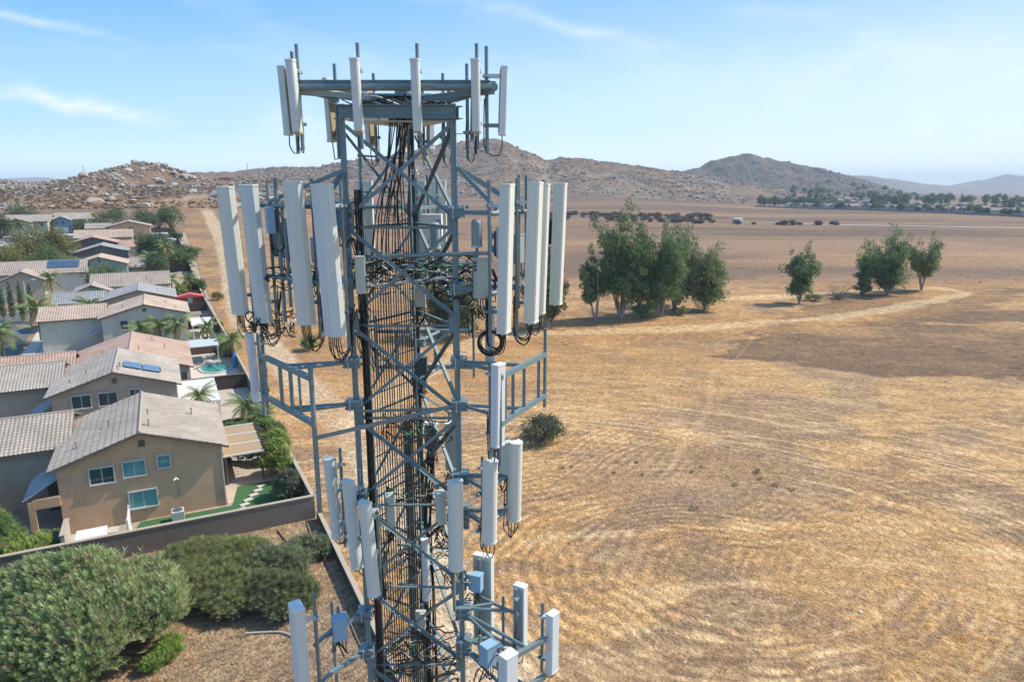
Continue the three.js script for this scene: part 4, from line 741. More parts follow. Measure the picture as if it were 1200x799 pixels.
{ const g = house('grey gabled house with a pale pink roof, just beyond the solar roof', 179, -15); gableBlock(g, -6, 6, 0, -10, 5.2, 6.9, WALLS.grey, ROOFS.pink, 'z', 0.5); gableBlock(g, 5, 14, -3, -10, 3.6, 5.2, WALLS.white, ROOFS.pink, 'x', 0.5); mesh('gable_vent', box(0.5, 0.55, 0.06, 0, 5.9, 0.02), fascia, g); }
{ const g = house('cream house with a low peach roof below the far tan gable', 196, -13); gableBlock(g, -8, 7.5, 0, -9, 4.6, 6.6, WALLS.cream, ROOFS.peach, 'x', 0.5); windowOn(g, -4, 3.2, 0.02, 1.2, 1.4); windowOn(g, 0, 3.2, 0.02, 1.2, 1.4); }
{ const g = house('tan gabled house at the far end of the row, below the boulders', 214, -6.5); gableBlock(g, -6.3, 6.3, 0, -10, 5.6, 7.2, WALLS.tan, ROOFS.grey2, 'z', 0.5); gableBlock(g, -13, -6, -3, -10, 5.0, 6.4, WALLS.tan, ROOFS.grey2, 'x', 0.5); windowOn(g, 0.4, 4.6, 0.02, 1.6, 1.4); windowOn(g, 1.0, 1.4, 0.02, 1.3, 1.4); }
function garageHouse(label, at, rot, w, wall, roof, blue) {
  const g = house(label, 0, 0, { at, rot });
  gableBlock(g, -w / 2, w / 2, 0, -10, 5.3, 7.3, wall, roof, 'x', 0.5);
  gableBlock(g, -w / 2 + 1.5, w / 2 - 4.5, 1.6, -4, 5.0, 6.2, blue ? stucco(0.16, 0.28, 0.40) : wall, roof, 'z', 0.5);
  for (const [x, ww] of [[-w * 0.18, 5.0], [w * 0.22, 2.6]]) { const d = mesh('garage_door', box(ww, 2.3, 0.08, x, 1.15, 1.66), garageMat, g); for (let k = 1; k < 4; k++) mesh('door_panel', box(ww - 0.1, 0.5, 0.05, x, k * 0.56 - 0.22, 1.70), garageMat, d); }
  windowOn(g, -w * 0.18 - 1.4, 3.9, 1.63, 1.4, 1.3); windowOn(g, -w * 0.18 + 1.4, 3.9, 1.63, 1.4, 1.3); windowOn(g, w * 0.36, 3.9, 0.02, 1.6, 1.3);
  return g;
}
garageHouse('cream house with white garage doors facing down the far street', [-177, -251], 14, 14.5, WALLS.cream, ROOFS.grey2);
garageHouse('blue fronted house with a garage at the far end of the street', [-165.5, -258], 10, 12, WALLS.cream, ROOFS.grey2, true);
{
  const [x, z] = [-106, -152]; const g = house('white house across the street with solar panels on a brown roof', 0, 0, { at: [x, z], rot: 27 });
  gableBlock(g, -16, 9, 0, -11, 5.4, 7.6, WALLS.white, ROOFS.brown, 'x', 0.42); gableBlock(g, -6, 1.5, 4.5, -5, 4.6, 6.4, WALLS.cream, ROOFS.brown, 'z', 0.42);
  for (let i = 0; i < 6; i++) for (let j = 0; j < 2; j++) { const m = mesh('solar_panel', box(0.98, 0.05, 1.66), pvMat, g); m.position.set(2.2 + i * 1.02, 7.36 - j * 0.65, -4.2 + j * 1.62); m.rotation.x = Math.atan(2.2 / 5.5); }
  windowOn(g, -10, 3.6, 0.02, 1.5, 1.4, 'near', true, blind); windowOn(g, -13, 3.6, 0.02, 1.5, 1.4, 'near', true, blind);
}
// ---------------------------------------------------------------- yards, streets, walls
function sheet(name, pts, mat, lift = 0.05, kind = true) {          // polygon in (s, t), laid over the ground
  const sh = new THREE.Shape(pts.map(([s, t]) => new THREE.Vector2(s, t)));
  let g = new THREE.ExtrudeGeometry(sh, { depth: 0.2, bevelEnabled: false, steps: 1 }); let q = g.attributes.position;
  const uv = new Float32Array(q.count * 2);
  for (let i = 0; i < q.count; i++) { const s = q.getX(i), t = q.getY(i), top = q.getZ(i) > 0.1, [x, z] = nb(s, t); uv[2 * i] = s / 6; uv[2 * i + 1] = t / 6; q.setXYZ(i, x, gh(x, z) + (top ? lift : lift - 0.3), z); }
  g.setAttribute('uv', new THREE.BufferAttribute(uv, 2)); g.computeVertexNormals();
  const n = g.attributes.normal; void n; return struct(name, g, mat);
}
function strip(name, path, w0, w1, mat, lift) {                     // long strip: path of [s, t], from t + w0 to t + w1
  for (let i = 1; i < path.length; i++) { const [s0, t0] = path[i - 1], [s1, t1] = path[i]; sheet(name, [[s0, t0 + w0], [s1, t1 + w0], [s1, t1 + w1], [s0, t0 + w1]], mat, lift); }
}
const asphalt = new THREE.MeshStandardMaterial({ color: new THREE.Color().setRGB(0.12, 0.125, 0.135), map: stuccoTex, roughness: 0.95 });
const lawnMat = new THREE.MeshStandardMaterial({ color: new THREE.Color().setRGB(0.075, 0.15, 0.025), map: noiseTex(256, (u, v) => { const k = 0.6 + 0.7 * tfbm(u, v, 60, 3, 31); return [k, k, k]; }), bumpMap: stuccoBump, bumpScale: 0.04, roughness: 1 });
const turfMat = new THREE.MeshStandardMaterial({ color: new THREE.Color().setRGB(0.045, 0.13, 0.045), map: lawnMat.map, bumpMap: stuccoBump, bumpScale: 0.03, roughness: 1 });
const yardMat = new THREE.MeshStandardMaterial({ color: new THREE.Color().setRGB(0.40, 0.32, 0.24), map: stuccoTex, bumpMap: stuccoBump, bumpScale: 0.05, roughness: 1 });
const paveMat = new THREE.MeshStandardMaterial({ color: new THREE.Color().setRGB(0.50, 0.42, 0.35), map: stuccoTex, roughness: 0.9 });
const mulch = std(0.09, 0.075, 0.055, 1), waterMat = new THREE.MeshPhysicalMaterial({ color: new THREE.Color().setRGB(0.02, 0.32, 0.27), roughness: 0.04, clearcoat: 1 });
for (let s = -5; s < 230; s += 15) sheet('yard', [[s, -16.5], [s + 15, -16.5], [s + 15, 10.9], [s, 10.9]], yardMat, 0.03);
strip('street', [[-5, -24], [20, -23.5], [45, -23], [70, -22.6], [90, -23.5], [110, -28]], -4.5, 4.5, asphalt, 0.04);
strip('sidewalk', [[-5, -18.6], [20, -18.1], [45, -17.6], [70, -17.2], [90, -18.1]], 0, 1.6, concrete, 0.17);
for (const [s0, s1] of [[6, 13], [26, 33], [44, 51], [66, 73], [84, 91]]) sheet('driveway', [[s0, -17.5], [s1, -17.5], [s1, -12.5], [s0, -12.5]], concrete, 0.09);
for (const [s0, s1] of [[14, 25], [34, 43], [52, 64], [74, 82]]) sheet('lawn', [[s0, -17], [s1, -17], [s1, -13.5], [s0, -13.5]], lawnMat, 0.10);
sheet('driveway', [[60, -17.5], [96, -17.5], [96, -10], [78, -12], [60, -12]], concrete, 0.07);
{ // far street and forecourts before the garage houses
  const q = (pts, name, mat, lift) => { const sh = new THREE.Shape(pts.map(([x, z]) => new THREE.Vector2(x, -z))); const g = new THREE.ExtrudeGeometry(sh, { depth: 0.3, bevelEnabled: false }).rotateX(-Math.PI / 2); const p = g.attributes.position; for (let i = 0; i < p.count; i++) { const up = p.getY(i) > 0.1; p.setY(i, gh(p.getX(i), p.getZ(i)) + (up ? lift : lift - 0.5)); } g.computeVertexNormals(); struct(name, g, mat); };
  q([[-185, -243], [-150, -249], [-138, -232], [-160, -220], [-176, -216], [-196, -232]], 'street', asphalt, 0.16);
  q([[-184, -249], [-158, -256], [-156, -251], [-183, -244]], 'sidewalk', concrete, 0.3);
  q([[-176, -214], [-160, -219], [-150, -205], [-140, -190], [-150, -180], [-170, -200]], 'driveway', concrete, 0.22);
}
// back-yard ground
sheet('lawn', [[-4.9, 1.5], [-4.9, 10.8], [-0.6, 10.8], [3, 9.3], [3.0, 6.4], [-0.5, 5.7], [-0.5, 1.5]], turfMat, 0.10);
sheet('lawn', [[-4.9, -2], [-4.9, 1.5], [-0.3, 1.5], [-0.3, -0.6]], turfMat, 0.09);
sheet('patio', [[0, 5.4], [16, 5.4], [16, 10.9], [4, 10.9], [2.4, 8.2], [0, 6.4]], paveMat, 0.07);
sheet('patio', [[17, 3], [33.5, 3], [33.5, 10.8], [17, 10.8]], paveMat, 0.07);
sheet('patio', [[34.5, 4.2], [55, 4.2], [55, 10.8], [34.5, 10.8]], concrete, 0.07);
sheet('patio', [[56, 5], [76, 5], [76, 10.6], [56, 10.6]], concrete, 0.07);
sheet('patio', [[-4.9, -9], [-4.9, -2], [-0.2, -2], [-0.2, -9]], concrete, 0.06);
sheet('lawn', [[100, 6], [125, 2], [125, 10.4], [100, 10.4]], lawnMat, 0.09);
{ const r = rng(5); for (let i = 0; i < 6; i++) { const s = -1.6 + i * 0.75, t = 6.2 + i * 0.38 + (r() - 0.5) * 0.2, [x, z] = nb(s, t); const m = mesh(numbered('stepping_stone'), rbox(0.7, 0.08, 0.42, 0.03), concrete, scene); m.position.set(x, 0.14, z); m.rotation.y = 0.8 + (r() - 0.5) * 0.4; tag(m, 'pale stepping stone crossing the artificial turf behind the tan house', 'stepping stone', 'stepping stones on the turf'); } }
{
  const [x, z] = nb(45.2, 7.7), p = thing('swimming_pool', 'turquoise kidney-shaped swimming pool in the yard of the pink-roofed house', 'pool', [x, gh(x, z), z], 27 * Math.PI / 180);
  const k = new THREE.Shape(); k.absellipse(0, 0, 1.9, 2.6, 0, Math.PI * 2, false, 0); const rim = new THREE.Shape(); rim.absellipse(0, 0, 2.2, 2.9, 0, Math.PI * 2, false, 0); rim.holes.push(k);
  mesh('coping', new THREE.ExtrudeGeometry(rim, { depth: 0.12, bevelEnabled: false, curveSegments: 28 }).rotateX(-Math.PI / 2).translate(0, 0.08, 0), concrete, p);
  mesh('water', new THREE.ExtrudeGeometry(k, { depth: 0.05, bevelEnabled: false, curveSegments: 28 }).rotateX(-Math.PI / 2).translate(0, 0.10, 0), waterMat, p);
}
{
  const [x, z] = nb(158, 8), p = thing('swimming_pool', 'small pale blue pool beyond the cluster of yard trees', 'pool', [x, gh(x, z), z], 27 * Math.PI / 180);
  mesh('water', rbox(5, 0.2, 3, 0.05, 0, 0.25, 0), new THREE.MeshPhysicalMaterial({ color: new THREE.Color().setRGB(0.15, 0.5, 0.75), roughness: 0.05, clearcoat: 1 }), p); mesh('coping', merge([box(5.8, 0.24, 0.4, 0, 0.24, 1.7), box(5.8, 0.24, 0.4, 0, 0.24, -1.7), box(0.4, 0.24, 3, 2.7, 0.24, 0), box(0.4, 0.24, 3, -2.7, 0.24, 0)]), concrete, p);
}
const blockMat = new THREE.MeshStandardMaterial({ color: new THREE.Color().setRGB(0.20, 0.165, 0.14), map: stuccoTex, bumpMap: noiseTex(256, (u, v) => { const k = (v * 8 % 1) < 0.07 || ((u * 4 + (Math.floor(v * 8) % 2) * 0.5) % 1) < 0.035 ? 0.2 : 0.8 + 0.2 * LAT[((u * 250) & 255) * 256 + ((v * 250) & 255)]; return [k, k, k]; }, 0, THREE.NoColorSpace), bumpScale: 0.012, roughness: 0.95 });
const capMat = new THREE.MeshStandardMaterial({ color: new THREE.Color().setRGB(0.44, 0.36, 0.28), map: stuccoTex, roughness: 0.9 });
function blockWall(label, pts, h, mat = blockMat, name = 'block_wall', capm = capMat, cat = 'wall') {
  const g = thing(name, label, cat);
  for (let i = 1; i < pts.length; i++) {
    const [s0, t0] = pts[i - 1], [s1, t1] = pts[i], n = Math.max(1, Math.round(Math.hypot(s1 - s0, t1 - t0) / 7));
    for (let k = 0; k < n; k++) {
      const p0 = nb(s0 + (s1 - s0) * k / n, t0 + (t1 - t0) * k / n), p1 = nb(s0 + (s1 - s0) * (k + 1) / n, t0 + (t1 - t0) * (k + 1) / n), y = Math.min(gh(...p0), gh(...p1)), yt = Math.max(gh(...p0), gh(...p1)) + h;
      const L = Math.hypot(p1[0] - p0[0], p1[1] - p0[1]), a = Math.atan2(-(p1[1] - p0[1]), p1[0] - p0[0]), mx = (p0[0] + p1[0]) / 2, mz = (p0[1] + p1[1]) / 2;
      const w = box(L - 0.004, yt - y + 0.4, 0.2), uv = w.attributes.uv; for (let q = 0; q < uv.count; q++) uv.setXY(q, uv.getX(q) * L / 1.6, uv.getY(q) * (yt - y + 0.4) / 1.6);
      const m = mesh('wall_panel', w, mat, g); m.position.set(mx, (yt + y - 0.4) / 2, mz); m.rotation.y = a;
      if (capm) { const c = mesh('cap', rbox(L + 0.02, 0.09, 0.3, 0.015), capm, g); c.position.set(mx, yt + 0.045, mz); c.rotation.y = a; }
    }
  }
  return g;
}
blockWall('brown block wall with a pale cap along the near side of the tan house', [[-5.3, -34], [-5.3, 11]], 1.75);
blockWall('long block wall behind the back yards, running up towards the boulders', [[-5.05, 11], [60, 10.4], [130, 9.2], [232, 7.5]], 1.7);
blockWall('low dark retaining wall with a tan cap past the shrub slope', [[-5.6, 11.2], [-28, 11.0]], 0.75, std(0.10, 0.08, 0.065, 0.95), 'retaining_wall');
const fenceMat = std(0.075, 0.06, 0.05, 0.9), fenceBrown = std(0.16, 0.095, 0.065, 0.9);
blockWall('dark yard fence between the two grey-roofed houses', [[16.5, 5.6], [16.5, 10.8]], 1.6, fenceMat, 'yard_fence', capMat, 'fence');
blockWall('dark yard fence beside the pool', [[34, 3], [34, 10.7]], 1.7, fenceMat, 'yard_fence', fenceBrown, 'fence');
blockWall('red-brown yard fence beyond the pool', [[55.5, 4.6], [55.5, 10.4]], 1.6, fenceBrown, 'yard_fence', null, 'fence');
blockWall('dark yard fence behind the white canopy', [[76.5, 5], [76.5, 10.3]], 1.7, fenceMat, 'yard_fence', null, 'fence');
blockWall('dark yard fence beside the red shed', [[96, 5], [96, 10]], 1.8, fenceMat, 'yard_fence', null, 'fence');
blockWall('dark yard fence behind the red shed', [[112, 2], [112, 9.6]], 1.8, fenceMat, 'yard_fence', null, 'fence');
blockWall('dark yard fence below the small pale pool', [[150, -2], [150, 9.2]], 2.0, fenceMat, 'yard_fence', null, 'fence');
blockWall('dark yard fence at the far corner of the tract', [[196, 0], [196, 8.4]], 2.0, fenceMat, 'yard_fence', null, 'fence');
blockWall('dark yard fence closing the end of the row of houses', [[231, -8], [231, 7.5]], 2.0, fenceMat, 'yard_fence', null, 'fence');
// patio covers
function patioCover(label, s, t, w, d, h, panelMat, beamMat, slats) {  // w along t, d along s
  const [x, z] = nb(s, t), g = thing('patio_cover', label, 'patio cover', [x, gh(x, z), z], 27 * Math.PI / 180);
  for (let i = 0; i < 3; i++) mesh('roof_panel', box(w, 0.06, d / 3 - 0.12, 0, h, -d / 2 + d / 3 * (i + 0.5)), panelMat, g);
  for (let i = 0; i <= 3; i++) mesh('beam', box(w + 0.1, 0.14, 0.10, 0, h + 0.03, -d / 2 + d / 3 * i), beamMat, g);
  for (const [a, b] of [[w / 2 - 0.15, d / 2 - 0.2], [w / 2 - 0.15, -d / 2 + 0.2], [w / 2 - 0.15, 0], [-w / 2 + 0.15, d / 2 - 0.2]]) mesh('post', box(0.14, h, 0.14, a, h / 2, b), slats ? fascia : beamMat, g);
  mesh('edge_beam', box(0.16, 0.22, d + 0.2, w / 2 - 0.1, h - 0.12, 0), slats ? fascia : beamMat, g);
  if (slats) for (let i = 0; i < 11; i++) mesh('rafter_tail', box(0.55, 0.12, 0.09, w / 2 + 0.22, h - 0.01, -d / 2 + d * (i + 0.5) / 11), fascia, g);
}
patioCover('brown patio cover with white battens beside the tan house', 7.4, 7.15, 3.1, 7.6, 2.6, std(0.36, 0.255, 0.15, 0.9), M.white, true);
patioCover('white patio cover in the yard of the solar panel house', 25.2, 4.7, 3.9, 9.5, 2.6, std(0.62, 0.61, 0.58, 0.7), M.white);
patioCover('pale grey patio cover over the edge of the turquoise pool', 51.2, 6.4, 4.4, 4.6, 2.5, std(0.50, 0.54, 0.58, 0.7), M.white);
patioCover('white sail canopy in the yard behind the off-white house', 70, 7.4, 3.2, 7, 2.4, std(0.75, 0.75, 0.72, 0.7), M.white);
patioCover('tan patio cover against the off-white house', 77.5, 6.2, 3.2, 4, 2.6, std(0.40, 0.33, 0.25, 0.8), fascia);
patioCover('white patio cover at the far end of the row', 214, 2.5, 5, 6, 2.6, std(0.72, 0.72, 0.70, 0.7), M.white);
function shed(label, s, t, w, h, d, wall, roof) {
  const [x, z] = nb(s, t), g = thing('garden_shed', label, 'shed', [x, gh(x, z), z], 27 * Math.PI / 180);
  mesh('wall', box(w, h + 1, d, 0, h / 2 - 0.5, 0), wall, g); const sh = new THREE.Shape([[-w / 2 - 0.2, 0], [w / 2 + 0.2, 0], [w / 2 + 0.2, 0.12], [0, 0.75], [-w / 2 - 0.2, 0.12]].map(([a, b]) => new THREE.Vector2(a, b)));
  mesh('roof', new THREE.ExtrudeGeometry(sh, { depth: d + 0.4, bevelEnabled: false }).translate(0, h, -d / 2 - 0.2), roof, g); mesh('door', box(0.9, 1.9, 0.06, 0, 0.95, d / 2 + 0.02), trimMat, g);
}
shed('small shed with a bright red roof inside the long back wall', 104, 6.9, 5.4, 1.9, 2.6, std(0.35, 0.06, 0.05, 0.8), std(0.55, 0.10, 0.09, 0.7));
shed('white garden shed in the farthest yard', 199, 4.5, 5, 2.2, 3, M.white, std(0.55, 0.55, 0.53, 0.8));
shed('orange-brown shed beside the white patio cover of the farthest yard', 208, 5.4, 4, 2.2, 3, std(0.42, 0.20, 0.11, 0.8), std(0.40, 0.22, 0.14, 0.8));
{ // bits by the side of the tan house
  const [x, z] = nb(-3.9, -3.3), g = thing('storage_bin', 'low white corrugated lean-to between the tan house and the block wall', 'storage bin', [x, 0, z], 27 * Math.PI / 180);
  mesh('lid', merge(Array.from({ length: 10 }, (_, i) => box(0.17, 0.05, 1.5, -0.81 + i * 0.18, 1.55, 0).rotateX(0.1))), M.white, g); mesh('side', box(1.7, 1.4, 1.3, 0, 0.7, 0), std(0.55, 0.53, 0.5, 0.8), g);
  const [x2, z2] = nb(-3.0, -4.9), w2 = thing('side_wall', 'short stub of pale stucco wall beside the house porch', 'wall', [x2, 0, z2], 27 * Math.PI / 180); mesh('wall_panel', box(0.25, 1.9, 2.6, 0, 0.95, 0), WALLS.cream, w2); mesh('cap', box(0.32, 0.08, 2.7, 0, 1.94, 0), capMat, w2);
  const [x3, z3] = nb(-2.6, -1.2), gt = thing('side_gate', 'narrow white side gate standing between the tan house and the block wall', 'gate', [x3, 0, z3], 27 * Math.PI / 180); for (let i = 0; i < 12; i++) mesh('plank', box(0.06, 1.75, 0.17, 0, 0.95, -1.1 + i * 0.19), M.white, gt); for (const y of [0.3, 1.6]) mesh('cross_rail', box(0.05, 0.1, 2.4, 0.05, y, 0), M.white, gt); for (const q of [-1.25, 1.2]) mesh('gate_post', box(0.12, 2.0, 0.12, 0, 1.0, q), M.white, gt);
}
// vehicles
function vehicle(label, at, ry, col, kind = 'car') {
  const g = thing(kind === 'pickup' ? 'pickup_truck' : kind === 'van' ? 'van' : 'car', label, kind === 'pickup' ? 'pickup truck' : kind, [at[0], gh(...at) + (at[2] || 0.06), at[1]], ry), paintM = new THREE.MeshPhysicalMaterial({ color: new THREE.Color().setRGB(...col), roughness: 0.35, clearcoat: 1, clearcoatRoughness: 0.08 });
  const H = kind === 'van' ? 2.1 : kind === 'pickup' ? 1.85 : 1.5, side = kind === 'van' ? [[-2.4, 0.35], [2.4, 0.35], [2.45, 0.95], [1.9, 1.15], [1.2, 2.0], [-2.3, 2.1], [-2.42, 1]] : kind === 'pickup' ? [[-2.7, 0.45], [2.7, 0.45], [2.75, 1.0], [1.5, 1.15], [0.85, 1.8], [-0.5, 1.85], [-0.7, 1.15], [-2.7, 1.12]] : [[-2.2, 0.3], [2.2, 0.3], [2.25, 0.72], [1.3, 0.9], [0.6, 1.42], [-0.9, 1.48], [-1.8, 0.98], [-2.25, 0.9]];
  mesh('body', new THREE.ExtrudeGeometry(new THREE.Shape(side.map(([a, b]) => new THREE.Vector2(a, b))), { depth: 1.6, bevelEnabled: true, bevelSize: 0.08, bevelThickness: 0.1, bevelSegments: 2 }).translate(0, 0, -0.8), paintM, g);
  const wy = H - 0.42; for (const s of [-1, 1]) mesh('side_window', box(kind === 'van' ? 3.2 : 1.5, 0.36, 0.02, kind === 'van' ? -0.5 : -0.1, wy, s * 0.905), glass, g);
  const ws = mesh('windscreen', box(0.03, 0.62, 1.4), glass, g); ws.position.set(kind === 'van' ? 1.62 : kind === 'pickup' ? 1.27 : 1.02, wy + 0.0, 0); ws.rotation.z = 0.72;
  for (const x of [-1.45, 1.5]) for (const s of [-1, 1]) { const w = mesh('wheel', new THREE.CylinderGeometry(0.34, 0.34, 0.22, 16).rotateX(Math.PI / 2).translate(x, 0.34, s * 0.82), M.black, g); mesh('rim', new THREE.CylinderGeometry(0.19, 0.19, 0.23, 10).rotateX(Math.PI / 2).translate(x, 0.34, s * 0.83), M.steelPale, w); }
  for (const s of [-1, 1]) mesh('headlight', box(0.06, 0.12, 0.3, kind === 'car' ? 2.3 : 2.5, 0.66, s * 0.6), M.white, g);
}
const carAt = (s, t, l) => [...nb(s, t), l];
vehicle('dark blue pickup parked in the shade by the off-white house', carAt(71, -12.0, 0.12), 27 * Math.PI / 180, [0.012, 0.02, 0.035], 'pickup');
vehicle('white van parked on the far street below the cream garage house', [-166, -222, 0.2], 0.9, [0.7, 0.7, 0.68], 'van');
vehicle('bright blue pickup parked at the kerb of the far street', [-140, -205, 0.3], 0.3, [0.02, 0.12, 0.30], 'pickup');
vehicle('white pickup parked beside the blue one on the far street', [-143.5, -213, 0.3], 0.35, [0.6, 0.62, 0.64], 'pickup');
vehicle('teal car parked in front of the cream garage house', [-170.5, -238, 0.3], 1.2, [0.03, 0.12, 0.16], 'car');
vehicle('dark car on the drive of the blue fronted house', [-168, -248.5, 0.35], 1.3, [0.03, 0.04, 0.06], 'car');

// yard furniture and fittings
function patioSet(label, s, t, seed) {
  const [x, z] = nb(s, t), r = rng(seed), g = thing('patio_table', label, 'table', [x, gh(x, z) + 0.07, z], r() * 3); mesh('table_top', new THREE.CylinderGeometry(0.65, 0.65, 0.04, 18).translate(0, 0.74, 0), fascia, g); mesh('pedestal', pipe([0, 0, 0], [0, 0.73, 0], 0.06, 8), M.steelDark, g); mesh('foot', new THREE.CylinderGeometry(0.3, 0.34, 0.04, 12).translate(0, 0.02, 0), M.steelDark, g);
  for (let i = 0; i < 4; i++) { const a = i * 1.57 + r() * 0.4, c = thing('patio_chair', 'dark wicker chair drawn up to the ' + label, 'chair', [x + Math.cos(a) * 1.05, gh(x, z) + 0.07, z + Math.sin(a) * 1.05], -a - Math.PI / 2, 'chairs round the ' + label); mesh('seat', rbox(0.5, 0.08, 0.5, 0.03, 0, 0.42, 0), M.steelDark, c); mesh('backrest', rbox(0.5, 0.5, 0.06, 0.02, 0, 0.7, -0.23), M.steelDark, c); for (const [q, w] of [[0.2, 0.2], [-0.2, 0.2], [0.2, -0.2], [-0.2, -0.2]]) mesh('leg', box(0.05, 0.4, 0.05, q, 0.2, w), M.steelDark, c); }
}
patioSet('round dark patio table under the brown patio cover', 8.6, 7.0, 3);
patioSet('round dark patio table under the white patio cover', 26, 5.0, 4);
patioSet('round dark patio table beside the white sail canopy', 64.5, 8.2, 5);
{
  const [x, z] = nb(-1.3, 1.9), g = thing('air_conditioner', 'pale air conditioning unit standing on the turf by the tan house wall', 'air conditioner', [x, 0.1, z], 27 * Math.PI / 180); mesh('housing', rbox(0.85, 0.8, 0.85, 0.03, 0, 0.42, 0), std(0.5, 0.49, 0.46, 0.7), g); mesh('fan_grille', new THREE.CylinderGeometry(0.34, 0.34, 0.02, 20).translate(0, 0.835, 0), M.steelDark, g);
  for (const [s, t, c, l] of [[-2.2, -5.4, [0.05, 0.12, 0.25], 'blue wheeled bin beside the stub wall of the porch'], [-2.9, -5.5, [0.04, 0.10, 0.05], 'dark green wheeled bin beside the stub wall of the porch']]) { const [bx, bz] = nb(s, t), b = thing('wheeled_bin', l, 'bin', [bx, 0.07, bz], 0.4); mesh('body', new THREE.CylinderGeometry(0.36, 0.28, 0.95, 4, 1).rotateY(Math.PI / 4).translate(0, 0.5, 0), std(...c, 0.6), b); mesh('lid', rbox(0.58, 0.08, 0.6, 0.03, 0, 1.02, 0), std(...c, 0.6), b); mesh('wheel', new THREE.CylinderGeometry(0.1, 0.1, 0.5, 10).rotateZ(Math.PI / 2).translate(0, 0.1, -0.26), M.black, b); }
  const [kx, kz] = nb(44.5, 10.2), k = thing('paddle_board', 'blue paddle board leaning on the back wall beside the pool', 'paddle board', [kx, gh(kx, kz), kz], 27 * Math.PI / 180); mesh('board', new THREE.SphereGeometry(1, 16, 10).scale(0.32, 1.15, 0.07).rotateX(-0.12).translate(0, 1.1, 0), std(0.04, 0.22, 0.5, 0.4), k); mesh('fin', box(0.02, 0.15, 0.12, 0, 0.35, -0.1), M.black, k);
}
// ---------------------------------------------------------------- plants
const leafMat = new THREE.MeshPhysicalMaterial({ vertexColors: true, roughness: 0.9, side: THREE.DoubleSide, transmission: 0.4, thickness: 0 });
const barkMat = new THREE.MeshStandardMaterial({ color: new THREE.Color().setRGB(0.24, 0.18, 0.13), map: stuccoTex, roughness: 1 });
const barkPale = new THREE.MeshStandardMaterial({ color: new THREE.Color().setRGB(0.36, 0.30, 0.25), map: stuccoTex, roughness: 1 });
// leaf faces spread through ellipsoid lobes, gathered in clumps with gaps between
function foliage(lobes, n, size, aspect, cols, seed, gap = 0.42, droop = 0) {
  const r = rng(seed), P = new Float32Array(n * 12), C = new Float32Array(n * 12), I = [], vol = lobes.map((l) => l[3] * l[4] * l[5]), tot = vol.reduce((a, b) => a + b, 0); let k = 0, tries = 0;
  const a = V(0, 0, 0), b = V(0, 0, 0), nrm = V(0, 0, 0);
  while (k < n && tries++ < n * 12) {
    let q = r() * tot, li = 0; while (q > vol[li] && li < lobes.length - 1) { q -= vol[li]; li++; }
    const [cx, cy_, cz, rx, ry, rz] = lobes[li], u = r() * 2 - 1, ph = r() * 6.283, s = Math.sqrt(1 - u * u), rad = Math.pow(r(), 0.45);
    const x = cx + rx * rad * s * Math.cos(ph), y = cy_ + ry * rad * u, z = cz + rz * rad * s * Math.sin(ph), f = 2.1 / Math.max(0.4, Math.min(rx, ry));
    if (0.5 * (vn(x * f + seed, y * f * 0.8 + 7) + vn(z * f + 31 + seed, y * f * 0.8 + x * f * 0.5)) < gap) continue;
    nrm.set(r() - 0.5, r() - 0.3, r() - 0.5).normalize(); a.set(r() - 0.5, (r() - 0.5) * (1 - droop) - droop * 0.9, r() - 0.5).cross(nrm).normalize(); b.crossVectors(nrm, a);
    if (droop) { b.y -= droop; b.normalize(); a.crossVectors(b, nrm).normalize(); }
    const L = size * (0.6 + r() * 0.8), W = L * aspect, o = k * 12, c = cols[(r() * cols.length) | 0], t = 0.75 + r() * 0.5;
    const e = [[-a.x * W, -a.y * W, -a.z * W], [b.x * L, b.y * L, b.z * L], [a.x * W, a.y * W, a.z * W], [-b.x * L, -b.y * L, -b.z * L]];
    for (let m = 0; m < 4; m++) { P[o + m * 3] = x + e[m][0] * 0.5; P[o + m * 3 + 1] = y + e[m][1] * 0.5; P[o + m * 3 + 2] = z + e[m][2] * 0.5; C[o + m * 3] = c[0] * t; C[o + m * 3 + 1] = c[1] * t; C[o + m * 3 + 2] = c[2] * t; }
    I.push(k * 4, k * 4 + 1, k * 4 + 2, k * 4, k * 4 + 2, k * 4 + 3); k++;
  }
  const g = new THREE.BufferGeometry(); g.setAttribute('position', new THREE.BufferAttribute(P.slice(0, k * 12), 3)); g.setAttribute('color', new THREE.BufferAttribute(C.slice(0, k * 12), 3)); g.setIndex(I); const f = g.toNonIndexed(); f.computeVertexNormals(); return f;
}
function limb(pts, r0, r1, seg = 7) { const gs = []; for (let i = 1; i < pts.length; i++) { const t0 = (i - 1) / (pts.length - 1), t1 = i / (pts.length - 1); gs.push(pipe(pts[i - 1], pts[i], r0 + (r1 - r0) * t0, seg, r0 + (r1 - r0) * t1)); } return merge(gs); }
const EUC = [[0.12, 0.20, 0.075], [0.165, 0.25, 0.09], [0.09, 0.16, 0.065], [0.23, 0.29, 0.105]];
const SAGE = [[0.19, 0.245, 0.10], [0.24, 0.29, 0.12], [0.145, 0.195, 0.085]];
